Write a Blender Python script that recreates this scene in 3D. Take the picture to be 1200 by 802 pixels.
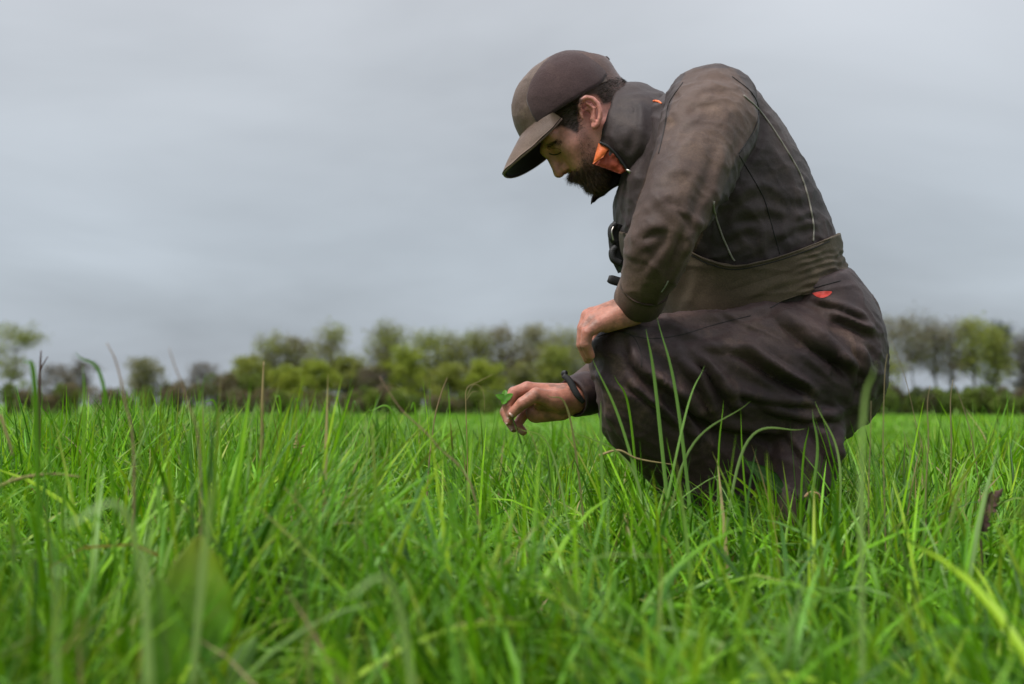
import bpy, bmesh, math, random
import numpy as np
from mathutils import Vector, noise as mnoise
from mathutils.bvhtree import BVHTree

for _o in list(bpy.data.objects):
    bpy.data.objects.remove(_o, do_unlink=True)
scene = bpy.context.scene
COL = scene.collection
rng = np.random.default_rng(7)
random.seed(7)

# ------------------------------------------------------------------ camera
FPX = 1167.0            # focal length in pixels of the 1200 px wide photograph (35 mm lens)
HORIZON = 474.0
PITCH = math.atan((HORIZON - 401.0) / FPX)
CAM_H = 0.38
cam_d = bpy.data.cameras.new('camera')
cam_d.lens = 35.0
cam_d.sensor_width = 36.0
cam_d.clip_start = 0.02
cam_d.clip_end = 6000
cam_d.dof.use_dof = True
cam_d.dof.focus_distance = 1.74
cam_d.dof.aperture_fstop = 3.2
cam = bpy.data.objects.new('camera', cam_d)
cam.location = (0, 0, CAM_H)
cam.rotation_euler = (math.radians(90) + PITCH, 0, 0)
COL.objects.link(cam)
scene.camera = cam

# ------------------------------------------------------------------ world (overcast sky)
SUN_EL, SUN_AZ = math.radians(56), math.radians(-125)     # azimuth measured from +Y (view direction) towards +X
world = bpy.data.worlds.new('World')
scene.world = world
world.use_nodes = True
wn = world.node_tree; wn.nodes.clear()
def N(nt, typ, **kw):
    n = nt.nodes.new(typ)
    for k, v in kw.items():
        if k.startswith('in_'):
            key = k[3:]
            key = int(key) if key.isdigit() else key.replace('_', ' ')
            n.inputs[key].default_value = v
        else:
            setattr(n, k, v)
    return n
def L(nt, a, b): nt.links.new(a, b)
sky = N(wn, 'ShaderNodeTexSky', sky_type='NISHITA')
sky.sun_disc = False; sky.sun_elevation = SUN_EL; sky.sun_rotation = SUN_AZ
sky.air_density = 1.5; sky.dust_density = 3.0
tc = N(wn, 'ShaderNodeTexCoord')
sep = N(wn, 'ShaderNodeSeparateXYZ'); L(wn, tc.outputs['Generated'], sep.inputs[0])
# clouds live on a flat layer overhead: direction divided by height
zmax = N(wn, 'ShaderNodeMath', operation='MAXIMUM', in_1=0.0); L(wn, sep.outputs['Z'], zmax.inputs[0])
zadd = N(wn, 'ShaderNodeMath', operation='ADD', in_1=0.22); L(wn, zmax.outputs[0], zadd.inputs[0])
inv = N(wn, 'ShaderNodeMath', operation='DIVIDE', in_0=1.0); L(wn, zadd.outputs[0], inv.inputs[1])
lay = N(wn, 'ShaderNodeVectorMath', operation='SCALE'); L(wn, tc.outputs['Generated'], lay.inputs[0]); L(wn, inv.outputs[0], lay.inputs['Scale'])
mapn = N(wn, 'ShaderNodeMapping'); mapn.inputs['Scale'].default_value = (0.75, 0.9, 0.9); mapn.inputs['Rotation'].default_value = (0, 0, 0.25)
mapn.inputs['Location'].default_value = (1.3, 2.2, 0.0)
L(wn, lay.outputs[0], mapn.inputs[0])
cn = N(wn, 'ShaderNodeTexNoise', in_Scale=1.15, in_Detail=5.0, in_Roughness=0.5, in_Distortion=0.35); L(wn, mapn.outputs[0], cn.inputs['Vector'])
cr = N(wn, 'ShaderNodeMapRange', in_1=0.30, in_2=0.72, in_3=0.82, in_4=1.19); L(wn, cn.outputs['Fac'], cr.inputs[0])
# elevation: brighter overhead, a little darker low down, paler right at the horizon
er = N(wn, 'ShaderNodeValToRGB'); L(wn, sep.outputs['Z'], er.inputs[0])
els = er.color_ramp.elements
els[0].position = 0.0; els[0].color = (0.262, 0.292, 0.328, 1)
els[1].position = 1.0; els[1].color = (0.80, 0.83, 0.87, 1)
for p_, c_ in ((0.07, (0.252, 0.284, 0.322, 1)), (0.16, (0.262, 0.290, 0.324, 1)), (0.28, (0.305, 0.326, 0.353, 1)), (0.40, (0.340, 0.356, 0.380, 1)), (0.60, (0.66, 0.69, 0.73, 1))):
    e = els.new(p_); e.color = c_
# the thin bright patch of cloud high on the left and on the right
def glow_dir(az, el, lo, hi, amp):
    d = (math.sin(az) * math.cos(el), math.cos(az) * math.cos(el), math.sin(el))
    dp = N(wn, 'ShaderNodeVectorMath', operation='DOT_PRODUCT'); dp.inputs[1].default_value = d
    L(wn, tc.outputs['Generated'], dp.inputs[0])
    mr = N(wn, 'ShaderNodeMapRange', interpolation_type='SMOOTHSTEP', in_1=lo, in_2=hi, in_3=0.0, in_4=amp)
    L(wn, dp.outputs['Value'], mr.inputs[0]); return mr
g1 = glow_dir(math.radians(-34), math.radians(30), 0.86, 1.0, 0.22)
g2 = glow_dir(math.radians(30), math.radians(26), 0.93, 1.0, 0.16)
gs = N(wn, 'ShaderNodeMath', operation='ADD'); L(wn, g1.outputs[0], gs.inputs[0]); L(wn, g2.outputs[0], gs.inputs[1])
gm = N(wn, 'ShaderNodeMath', operation='ADD'); L(wn, cr.outputs[0], gm.inputs[0]); L(wn, gs.outputs[0], gm.inputs[1])
cl = N(wn, 'ShaderNodeVectorMath', operation='SCALE'); L(wn, er.outputs[0], cl.inputs[0]); L(wn, gm.outputs[0], cl.inputs['Scale'])
CLOUD_GAIN = 8.4
cg = N(wn, 'ShaderNodeVectorMath', operation='SCALE'); cg.inputs['Scale'].default_value = CLOUD_GAIN; L(wn, cl.outputs[0], cg.inputs[0])
mx = N(wn, 'ShaderNodeMix', data_type='RGBA'); mx.inputs[0].default_value = 0.94
L(wn, sky.outputs[0], mx.inputs[6]); L(wn, cg.outputs[0], mx.inputs[7])
bg = N(wn, 'ShaderNodeBackground', in_Strength=0.1); L(wn, mx.outputs[2], bg.inputs[0])
wo = N(wn, 'ShaderNodeOutputWorld'); L(wn, bg.outputs[0], wo.inputs[0])

sun_d = bpy.data.lights.new('sun', 'SUN')
sun_d.energy = 1.5; sun_d.angle = math.radians(14); sun_d.color = (1.0, 0.965, 0.92)
sun = bpy.data.objects.new('sun', sun_d)
sd = Vector((math.sin(SUN_AZ) * math.cos(SUN_EL), math.cos(SUN_AZ) * math.cos(SUN_EL), math.sin(SUN_EL)))
sun.rotation_euler = (-sd).to_track_quat('-Z', 'Y').to_euler()
COL.objects.link(sun)

scene.view_settings.view_transform = 'Standard'
scene.view_settings.look = 'None'
scene.view_settings.gamma = 1.0
scene.view_settings.use_curve_mapping = False
scene.view_settings.exposure = 0.95
scene.render.engine = 'CYCLES'
scene.cycles.use_denoising = True
scene.cycles.max_bounces = 8
scene.cycles.transparent_max_bounces = 8
scene.cycles.sample_clamp_indirect = 4.0

# ------------------------------------------------------------------ helpers
CP, SP = math.cos(PITCH), math.sin(PITCH)
def P(px, py, Y):
    """world point seen at photo pixel (px, py) at depth Y"""
    x = (px - 600.0) / FPX; u = (401.0 - py) / FPX
    d = np.array([x, CP - u * SP, SP + u * CP])
    return np.array([0, 0, CAM_H]) + d * (Y / d[1])
def project(V):
    V = np.asarray(V, float); r = V - np.array([0, 0, CAM_H])
    f = r[..., 1] * CP + r[..., 2] * SP
    up = -r[..., 1] * SP + r[..., 2] * CP
    return np.stack([600 + FPX * r[..., 0] / f, 401 - FPX * up / f], -1)

def smooth(x, a, b):
    t = np.clip((x - a) / (b - a), 0, 1); return t * t * (3 - 2 * t)

def _hash(ix, iy, iz, seed):
    h = (ix * 374761393 + iy * 668265263 + iz * 2147483647 + seed * 1274126177) & 0xffffffff
    h = ((h ^ (h >> 13)) * 1274126177) & 0xffffffff
    h = ((h ^ (h >> 16)) * 2246822519) & 0xffffffff
    return ((h ^ (h >> 15)) & 0xffff) / 65535.0
def vnoise(p, seed=0):
    p = np.asarray(p, float); i = np.floor(p).astype(np.int64); f = p - i; f = f * f * (3 - 2 * f)
    x, y, z = i[..., 0], i[..., 1], i[..., 2]; fx, fy, fz = f[..., 0], f[..., 1], f[..., 2]
    r = 0
    for dx in (0, 1):
        for dy in (0, 1):
            for dz in (0, 1):
                w = (fx if dx else 1 - fx) * (fy if dy else 1 - fy) * (fz if dz else 1 - fz)
                r = r + w * _hash(x + dx, y + dy, z + dz, seed)
    return r * 2 - 1
def fbm(p, oct=3, seed=0):
    p = np.asarray(p, float); r = 0; a = 1; s = 0
    for k in range(oct):
        r = r + a * vnoise(p * 2 ** k, seed + k); s += a; a *= 0.5
    return r / s

def mesh_obj(name, verts, faces, mat, parent=None, smooth_=True, attrs=None):
    me = bpy.data.meshes.new(name)
    verts = np.asarray(verts, np.float32)
    if isinstance(faces, np.ndarray):
        nv, nf, k = len(verts), len(faces), faces.shape[1]
        me.vertices.add(nv); me.vertices.foreach_set('co', verts.ravel())
        me.loops.add(nf * k); me.loops.foreach_set('vertex_index', faces.astype(np.int32).ravel())
        me.polygons.add(nf); me.polygons.foreach_set('loop_start', np.arange(0, nf * k, k, dtype=np.int32))
        me.update(calc_edges=True); me.validate()
    else:
        me.from_pydata(verts.tolist(), [], faces); me.update()
    if smooth_:
        me.polygons.foreach_set('use_smooth', np.ones(len(me.polygons), bool))
    for k_, v in (attrs or {}).items():
        v = np.asarray(v, np.float32)
        if v.ndim == 1:
            a = me.attributes.new(k_, 'FLOAT', 'POINT'); a.data.foreach_set('value', v)
        else:
            a = me.attributes.new(k_, 'FLOAT_COLOR', 'POINT')
            if v.shape[1] == 3: v = np.concatenate([v, np.ones((len(v), 1), np.float32)], 1)
            a.data.foreach_set('color', v.ravel())
    for m in (mat if isinstance(mat, (list, tuple)) else [mat]):
        me.materials.append(m)
    o = bpy.data.objects.new(name, me); COL.objects.link(o)
    if parent is not None:
        o.parent = parent; o.matrix_parent_inverse = parent.matrix_world.inverted()
    return o
def empty(name, loc):
    o = bpy.data.objects.new(name, None); o.location = loc; COL.objects.link(o)
    bpy.context.view_layer.update(); return o
def tag(o, label, cat, group=None):
    o['label'] = label; o['category'] = cat
    if group: o['group'] = group
    return o

def merge(parts):
    """join (verts, quads) arrays"""
    V, F, n = [], [], 0
    for v, f in parts:
        V.append(v); F.append(np.asarray(f) + n); n += len(v)
    return np.concatenate(V), np.concatenate(F)

def catmull(pts, n):
    pts = np.asarray(pts, float); m = len(pts)
    if m == 2:
        t = np.linspace(0, 1, n)[:, None]; return pts[0] * (1 - t) + pts[1] * t
    ext = np.concatenate([[2 * pts[0] - pts[1]], pts, [2 * pts[-1] - pts[-2]]])
    t = np.linspace(0, m - 1, n); i = np.minimum(t.astype(int), m - 2); f = (t - i)[:, None]
    p0, p1, p2, p3 = ext[i], ext[i + 1], ext[i + 2], ext[i + 3]
    return 0.5 * (2 * p1 + (p2 - p0) * f + (2 * p0 - 5 * p1 + 4 * p2 - p3) * f ** 2 + (3 * p1 - p0 - 3 * p2 + p3) * f ** 3)

def tube(pts, rad, nseg=8, n=None, cap=True, flat=None):
    """tube through pts (world), rad scalar or per point; returns verts, quads"""
    pts = np.asarray(pts, float)
    rad = np.broadcast_to(np.asarray(rad, float), (len(pts),))
    if n:
        rad = catmull(rad[:, None], n)[:, 0]; pts = catmull(pts, n)
    m = len(pts)
    T = np.gradient(pts, axis=0); T /= np.linalg.norm(T, axis=1)[:, None] + 1e-9
    ref = np.array([0.03, -1.0, 0.02]) if abs(T[0][1]) < 0.9 else np.array([1.0, 0, 0.02])
    A = np.zeros_like(T); a = ref - T[0] * (ref @ T[0]); a /= np.linalg.norm(a)
    for i in range(m):
        a = a - T[i] * (a @ T[i]); a /= np.linalg.norm(a) + 1e-9; A[i] = a
    B = np.cross(T, A)
    th = np.linspace(0, 2 * np.pi, nseg, endpoint=False)
    fl = 1.0 if flat is None else flat
    V = pts[:, None] + rad[:, None, None] * (fl * np.cos(th)[None, :, None] * A[:, None] + np.sin(th)[None, :, None] * B[:, None])
    V = V.reshape(-1, 3)
    i = np.arange(m - 1)[:, None] * nseg; j = np.arange(nseg)[None]; j2 = (j + 1) % nseg
    F = np.stack([i + j, i + j2, i + nseg + j2, i + nseg + j], -1).reshape(-1, 4)
    if cap:
        c0, c1 = len(V), len(V) + 1
        V = np.concatenate([V, pts[:1], pts[-1:]])
        jj = np.arange(0, nseg, 2)
        F0 = np.stack([np.full(len(jj), c0), (jj + 2) % nseg, (jj + 1) % nseg, jj], -1)
        b = (m - 1) * nseg
        F1 = np.stack([np.full(len(jj), c1), b + jj, b + (jj + 1) % nseg, b + (jj + 2) % nseg], -1)
        F = np.concatenate([F, F0, F1])
    return V, F

def grid_faces(nu, nv, wrap=False):
    i = np.arange(nu - 1)[:, None] * nv
    j = np.arange(nv if wrap else nv - 1)[None]; j2 = (j + 1) % nv
    return np.stack([i + j, i + j2, i + nv + j2, i + nv + j], -1).reshape(-1, 4)

def vnormals(V, F):
    V = np.asarray(V, float); n = np.zeros_like(V)
    a = V[F[:, 2]] - V[F[:, 0]]; b = V[F[:, 3]] - V[F[:, 1]]
    fn = np.cross(a, b)
    for k in range(4): np.add.at(n, F[:, k], fn)
    return n / (np.linalg.norm(n, axis=1)[:, None] + 1e-12)

def relax(V, F, it=3, lam=0.5):
    V = np.asarray(V, float).copy()
    E = np.concatenate([F[:, [0, 1]], F[:, [1, 2]], F[:, [2, 3]], F[:, [3, 0]]])
    E = np.concatenate([E, E[:, ::-1]])
    cnt = np.bincount(E[:, 0], minlength=len(V)).astype(float)[:, None]
    for _ in range(it):
        s = np.stack([np.bincount(E[:, 0], weights=V[E[:, 1], k], minlength=len(V)) for k in range(3)], -1)
        V += lam * (s / np.maximum(cnt, 1) - V)
    return V

def sheet(grid, thick, wrap=False):
    """thicken an open (nu, nv, 3) grid to both-sided quads"""
    nu, nv = grid.shape[:2]
    V = grid.reshape(-1, 3); F = grid_faces(nu, nv, wrap)
    n = vnormals(V, F)
    V2 = V - n * thick; m = len(V)
    parts = [F, F[:, ::-1] + m]
    if not wrap:
        for idx in (np.arange(nu) * nv, np.arange(nu) * nv + nv - 1):
            q = np.stack([idx[:-1], idx[1:], idx[1:] + m, idx[:-1] + m], -1); parts.append(q)
        rng_ = [np.arange(nv), np.arange(nv) + (nu - 1) * nv]
        for idx in rng_:
            parts.append(np.stack([idx[:-1], idx[1:], idx[1:] + m, idx[:-1] + m], -1))
    else:
        for b in (0, (nu - 1) * nv):
            idx = np.arange(nv) + b; nx = (np.arange(nv) + 1) % nv + b
            parts.append(np.stack([idx, nx, nx + m, idx + m], -1))
    return np.concatenate([V, V2]), np.concatenate(parts)

# ---- signed distance modelling
def sd_ell(X, c, r, R=None):
    q = X - c
    if R is not None: q = q @ R
    q = q / r; k = np.sqrt((q ** 2).sum(-1)); k2 = np.sqrt(((q / r) ** 2).sum(-1))
    return k * (k - 1) / (k2 + 1e-9)
def sd_cone(X, a, b, ra, rb):
    ba = b - a; pa = X - a
    h = np.clip((pa @ ba) / (ba @ ba), 0, 1)
    return np.linalg.norm(pa - h[..., None] * ba, axis=-1) - (ra + (rb - ra) * h)
def smin(a, b, k):
    h = np.clip(0.5 + 0.5 * (b - a) / k, 0, 1); return b * (1 - h) + a * h - k * h * (1 - h)
def smax(a, b, k): return -smin(-a, -b, k)
def nets(fn, lo, hi, h):
    lo = np.asarray(lo, float); hi = np.asarray(hi, float)
    n = np.ceil((hi - lo) / h).astype(int) + 1
    ax = [lo[k] + h * np.arange(n[k]) for k in range(3)]
    F = np.empty(tuple(n), np.float32)
    YZ = np.stack(np.meshgrid(ax[1], ax[2], indexing='ij'), -1)
    step = max(1, int(4e5 // (n[1] * n[2])))
    for s in range(0, n[0], step):
        xs = ax[0][s:s + step]
        X = np.empty((len(xs), n[1], n[2], 3)); X[..., 0] = xs[:, None, None]; X[..., 1:] = YZ
        F[s:s + step] = fn(X)
    S = F < 0
    c = np.zeros(tuple(n - 1), int)
    for dx in (0, 1):
        for dy in (0, 1):
            for dz in (0, 1):
                c += S[dx:n[0] - 1 + dx, dy:n[1] - 1 + dy, dz:n[2] - 1 + dz]
    act = (c > 0) & (c < 8)
    idx = -np.ones(act.shape, np.int64); cells = np.argwhere(act); idx[act] = np.arange(len(cells))
    acc = np.zeros((len(cells), 3)); cnt = np.zeros(len(cells))
    corners = [(a, b, d) for a in (0, 1) for b in (0, 1) for d in (0, 1)]
    for i, ca in enumerate(corners):
        for cb in corners[i + 1:]:
            if sum(abs(ca[k] - cb[k]) for k in range(3)) != 1: continue
            fa = F[tuple((cells + ca).T)]; fb = F[tuple((cells + cb).T)]
            m = (fa < 0) != (fb < 0)
            t = fa[m] / (fa[m] - fb[m])
            acc[m] += np.array(ca) + t[:, None] * (np.array(cb) - np.array(ca)); cnt[m] += 1
    V = lo + h * (cells + acc / cnt[:, None])
    quads = []
    for k in range(3):
        o1, o2 = (k + 1) % 3, (k + 2) % 3
        sl = [slice(None)] * 3; sl2 = [slice(None)] * 3
        sl[k] = slice(0, n[k] - 1); sl2[k] = slice(1, n[k])
        sl[o1] = sl2[o1] = slice(1, n[o1] - 1); sl[o2] = sl2[o2] = slice(1, n[o2] - 1)
        a, b = S[tuple(sl)], S[tuple(sl2)]
        e = np.argwhere(a != b)
        sgn = a[tuple(e.T)]
        e[:, o1] += 1; e[:, o2] += 1
        def at(d1, d2):
            q = e.copy(); q[:, o1] -= d1; q[:, o2] -= d2; return idx[tuple(q.T)]
        q = np.stack([at(0, 0), at(1, 0), at(1, 1), at(0, 1)], -1)
        q[~sgn] = q[~sgn][:, ::-1]
        quads.append(q)
    Q = np.concatenate(quads)
    return V, Q[(Q >= 0).all(1)]

def remesh(parts, voxel, relax_it=4):
    V, F = merge(parts)
    me = bpy.data.meshes.new('tmp'); me.from_pydata(V.tolist(), [], F.tolist()); me.update()
    o = bpy.data.objects.new('tmp', me); COL.objects.link(o)
    md = o.modifiers.new('r', 'REMESH'); md.mode = 'VOXEL'; md.voxel_size = voxel
    dg = bpy.context.evaluated_depsgraph_get(); ev = o.evaluated_get(dg); m2 = ev.to_mesh()
    W = np.empty(len(m2.vertices) * 3, np.float32); m2.vertices.foreach_get('co', W); W = W.reshape(-1, 3)
    li = np.empty(len(m2.loops), np.int32); m2.loops.foreach_get('vertex_index', li)
    ls = np.empty(len(m2.polygons), np.int32); m2.polygons.foreach_get('loop_total', ls)
    assert (ls == 4).all()
    Q = li.reshape(-1, 4).copy()
    ev.to_mesh_clear(); bpy.data.objects.remove(o); bpy.data.meshes.remove(me)
    return relax(W, Q, relax_it), Q

def crease(p, seed=0):
    a = 1 - np.abs(fbm(p, 2, seed)) * 2.2
    return np.clip(a, 0, 1) ** 3
def seg_dist(Q, poly):
    """distance of 2D points to a polyline, and position 0..1 along it"""
    poly = np.asarray(poly, float); best = np.full(len(Q), 1e9); pos = np.zeros(len(Q))
    side = np.zeros(len(Q))
    Ls = np.linalg.norm(np.diff(poly, axis=0), axis=1); tot = Ls.sum(); acc = 0
    for a, b, l in zip(poly[:-1], poly[1:], Ls):
        t = np.clip(((Q - a) @ (b - a)) / (l * l), 0, 1)
        d = Q - (a + t[:, None] * (b - a)); dd = np.linalg.norm(d, axis=1)
        m = dd < best; best[m] = dd[m]; pos[m] = (acc + t[m] * l) / tot
        cr_ = (b - a)[0] * d[:, 1] - (b - a)[1] * d[:, 0]; side[m] = np.sign(cr_[m]); acc += l
    return best, pos, side
def folds(V, F, items):
    """press creases and ridges into cloth: (polyline in photo pixels, width px, height m)"""
    n = vnormals(V, F); px = project(V); w = np.abs(n[:, 1]) ** 0.5
    D = np.zeros(len(V))
    for poly, wd, amp in items:
        poly = catmull(np.array(poly, float), max(8, 5 * len(poly)))
        d, t, s = seg_dist(px, poly)
        taper = smooth(t, 0, 0.25) * (1 - smooth(t, 0.75, 1.0)); taper = 0.15 + 0.85 * taper
        # a ridge with a steeper lower flank and a small trough under it
        q = s * d / wd
        prof = np.exp(-np.where(q > 0, q * 1.7, q) ** 2) - 0.55 * np.exp(-((q - 1.25) * 1.3) ** 2)
        D += amp * taper * prof
    return V + n * (D * w)[:, None]
def in_poly(Q, poly):
    poly = np.asarray(poly, float); x, y = Q[:, 0], Q[:, 1]; r = np.zeros(len(Q), bool); j = len(poly) - 1
    for i in range(len(poly)):
        xi, yi = poly[i]; xj, yj = poly[j]
        c = ((yi > y) != (yj > y)) & (x < (xj - xi) * (y - yi) / (yj - yi + 1e-12) + xi)
        r ^= c; j = i
    return r
def poly_mask(Q, poly, soft):
    poly = np.asarray(poly, float); d, _, _ = seg_dist(Q, np.concatenate([poly, poly[:1]]))
    d = np.where(in_poly(Q, poly), -d, d); return 1 - smooth(d, -soft, soft)
def bvh(V, F): return BVHTree.FromPolygons([tuple(map(float, v)) for v in V], F.tolist())
def on_surface(tree, pix, lift=0.0):
    out = []
    for (x, y) in pix:
        p = P(x, y, 1.0); o = Vector((0, 0, CAM_H)); d = (Vector(p) - o).normalized()
        hit, nrm, _, dist = tree.ray_cast(o, d)
        if hit is None: continue
        if nrm.dot(d) > 0: nrm = -nrm
        out.append(np.array(hit + nrm * lift))
    return np.array(out)

# ------------------------------------------------------------------ materials
def mat_new(name):
    m = bpy.data.materials.new(name); m.use_nodes = True
    nt = m.node_tree; nt.nodes.clear()
    out = N(nt, 'ShaderNodeOutputMaterial'); b = N(nt, 'ShaderNodeBsdfPrincipled')
    L(nt, b.outputs[0], out.inputs[0]); return m, nt, b, out
def mat_plain(name, col, rough=0.6, metal=0.0, bump=0.0, bscale=300, var=0.0):
    m, nt, b, out = mat_new(name)
    b.inputs['Base Color'].default_value = (*col, 1); b.inputs['Roughness'].default_value = rough
    b.inputs['Metallic'].default_value = metal
    t = N(nt, 'ShaderNodeTexCoord')
    if var:
        no = N(nt, 'ShaderNodeTexNoise', in_Scale=bscale * 0.2, in_Detail=4.0); L(nt, t.outputs['Object'], no.inputs['Vector'])
        mr = N(nt, 'ShaderNodeMapRange', in_1=0.3, in_2=0.7, in_3=1 - var, in_4=1 + var); L(nt, no.outputs['Fac'], mr.inputs[0])
        sc = N(nt, 'ShaderNodeVectorMath', operation='SCALE'); sc.inputs[0].default_value = col; L(nt, mr.outputs[0], sc.inputs['Scale'])
        L(nt, sc.outputs[0], b.inputs['Base Color'])
    if bump:
        no = N(nt, 'ShaderNodeTexNoise', in_Scale=bscale, in_Detail=3.0); L(nt, t.outputs['Object'], no.inputs['Vector'])
        bp = N(nt, 'ShaderNodeBump', in_Strength=bump, in_Distance=0.002); L(nt, no.outputs['Fac'], bp.inputs['Height']); L(nt, bp.outputs[0], b.inputs['Normal'])
    return m
def mat_cloth(name, col, col2, dirt, rough=0.82, rip=0.0, dirt_amt=0.5, sheen=0.25, seed=0.0):
    """worn workwear: weave, faded patches, dried muddy stains, painted dirt-and-lit-top mask, optional ripstop grid"""
    m, nt, b, out = mat_new(name)
    t = N(nt, 'ShaderNodeTexCoord')
    mp = N(nt, 'ShaderNodeMapping'); mp.inputs['Location'].default_value = (seed, seed * 1.7, seed * 0.6); L(nt, t.outputs['Object'], mp.inputs[0])
    def noi(scale, det, ro=0.55, dist=0.0):
        n_ = N(nt, 'ShaderNodeTexNoise', in_Scale=scale, in_Detail=det, in_Roughness=ro, in_Distortion=dist); L(nt, mp.outputs[0], n_.inputs['Vector']); return n_
    n1 = noi(7, 5); r1 = N(nt, 'ShaderNodeMapRange', in_1=0.35, in_2=0.65); L(nt, n1.outputs['Fac'], r1.inputs[0])
    c1 = N(nt, 'ShaderNodeMix', data_type='RGBA'); c1.inputs[6].default_value = (*col, 1); c1.inputs[7].default_value = (*col2, 1); L(nt, r1.outputs[0], c1.inputs[0])
    n2 = noi(11, 9, 0.68, 0.6); r2 = N(nt, 'ShaderNodeMapRange', in_1=0.56, in_2=0.74, in_3=0.0, in_4=dirt_amt); L(nt, n2.outputs['Fac'], r2.inputs[0])
    am = N(nt, 'ShaderNodeAttribute', attribute_name='mud_lit'); n6 = noi(26, 8, 0.7, 0.3); r6 = N(nt, 'ShaderNodeMapRange', in_1=0.36, in_2=0.66, in_3=0.15, in_4=1.0); L(nt, n6.outputs['Fac'], r6.inputs[0])
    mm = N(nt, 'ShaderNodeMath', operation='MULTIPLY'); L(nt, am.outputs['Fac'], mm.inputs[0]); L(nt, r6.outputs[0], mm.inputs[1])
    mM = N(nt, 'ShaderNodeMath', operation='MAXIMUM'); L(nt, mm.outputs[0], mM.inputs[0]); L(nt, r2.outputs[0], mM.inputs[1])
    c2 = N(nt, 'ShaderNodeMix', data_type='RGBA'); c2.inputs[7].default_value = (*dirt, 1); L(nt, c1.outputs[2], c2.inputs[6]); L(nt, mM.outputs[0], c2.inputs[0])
    n3 = noi(420, 2); r3 = N(nt, 'ShaderNodeMapRange', in_1=0.2, in_2=0.8, in_3=0.72, in_4=1.28); L(nt, n3.outputs['Fac'], r3.inputs[0])
    c3 = N(nt, 'ShaderNodeVectorMath', operation='SCALE'); L(nt, c2.outputs[2], c3.inputs[0]); L(nt, r3.outputs[0], c3.inputs['Scale'])
    last = c3.outputs[0]
    n4 = noi(900, 2); n5 = noi(60, 4)
    ad = N(nt, 'ShaderNodeMath', operation='MULTIPLY_ADD', in_1=2.5); L(nt, n5.outputs['Fac'], ad.inputs[0]); L(nt, n4.outputs['Fac'], ad.inputs[2])
    hgt = ad.outputs[0]
    if rip:
        wv = N(nt, 'ShaderNodeTexWave', wave_type='BANDS', bands_direction='Z', in_Scale=34.0, in_Distortion=1.2); wv.inputs['Detail'].default_value = 2.0; wv.inputs['Detail Scale'].default_value = 0.25
        L(nt, mp.outputs[0], wv.inputs['Vector'])
        pw = N(nt, 'ShaderNodeMath', operation='POWER', in_1=5.0); L(nt, wv.outputs['Fac'], pw.inputs[0])
        rr = N(nt, 'ShaderNodeMapRange', in_1=0, in_2=1, in_3=1.0, in_4=1 - rip); L(nt, pw.outputs[0], rr.inputs[0])
        c4 = N(nt, 'ShaderNodeVectorMath', operation='SCALE'); L(nt, last, c4.inputs[0]); L(nt, rr.outputs[0], c4.inputs['Scale']); last = c4.outputs[0]
        h2 = N(nt, 'ShaderNodeMath', operation='MULTIPLY_ADD', in_1=-0.10); L(nt, pw.outputs[0], h2.inputs[0]); L(nt, hgt, h2.inputs[2]); hgt = h2.outputs[0]
    L(nt, last, b.inputs['Base Color'])
    bp = N(nt, 'ShaderNodeBump', in_Strength=0.45, in_Distance=0.0012); L(nt, hgt, bp.inputs['Height']); L(nt, bp.outputs[0], b.inputs['Normal'])
    b.inputs['Roughness'].default_value = rough
    b.inputs['Sheen Weight'].default_value = sheen; b.inputs['Sheen Roughness'].default_value = 0.5
    b.inputs['Specular IOR Level'].default_value = 0.35
    return m
def mat_attr(name, attr='tint', rough=0.5, transl=0.0, spec=0.4, sss=0.0, bump=0.0, bscale=400.0, varscale=None, coat=0.0):
    """colour from the mesh's own colour attribute (each blade, leaf or patch of skin has its colour)"""
    m, nt, b, out = mat_new(name)
    a = N(nt, 'ShaderNodeAttribute', attribute_name=attr)
    src = a.outputs['Color']
    t = N(nt, 'ShaderNodeTexCoord')
    if varscale:
        no = N(nt, 'ShaderNodeTexNoise', in_Scale=varscale, in_Detail=4.0, in_Roughness=0.6); L(nt, t.outputs['Object'], no.inputs['Vector'])
        mr = N(nt, 'ShaderNodeMapRange', in_1=0.25, in_2=0.75, in_3=0.8, in_4=1.2); L(nt, no.outputs['Fac'], mr.inputs[0])
        sc = N(nt, 'ShaderNodeVectorMath', operation='SCALE'); L(nt, src, sc.inputs[0]); L(nt, mr.outputs[0], sc.inputs['Scale']); src = sc.outputs[0]
    L(nt, src, b.inputs['Base Color']); b.inputs['Roughness'].default_value = rough
    b.inputs['Specular IOR Level'].default_value = spec
    if sss:
        b.inputs['Subsurface Weight'].default_value = sss; b.inputs['Subsurface Radius'].default_value = (1.0, 0.35, 0.2); b.inputs['Subsurface Scale'].default_value = 0.004
    if bump:
        no = N(nt, 'ShaderNodeTexNoise', in_Scale=bscale, in_Detail=3.0); L(nt, t.outputs['Object'], no.inputs['Vector'])
        bp = N(nt, 'ShaderNodeBump', in_Strength=bump, in_Distance=0.0015); L(nt, no.outputs['Fac'], bp.inputs['Height']); L(nt, bp.outputs[0], b.inputs['Normal'])
    if transl:
        tr = N(nt, 'ShaderNodeBsdfTranslucent'); 
        g = N(nt, 'ShaderNodeVectorMath', operation='MULTIPLY'); g.inputs[1].default_value = (1.25, 1.15, 0.6); L(nt, src, g.inputs[0]); L(nt, g.outputs[0], tr.inputs[0])
        ms = N(nt, 'ShaderNodeMixShader'); ms.inputs[0].default_value = transl
        L(nt, b.outputs[0], ms.inputs[1]); L(nt, tr.outputs[0], ms.inputs[2]); L(nt, ms.outputs[0], out.inputs[0])
    return m
# ------------------------------------------------------------------ ground

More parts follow.
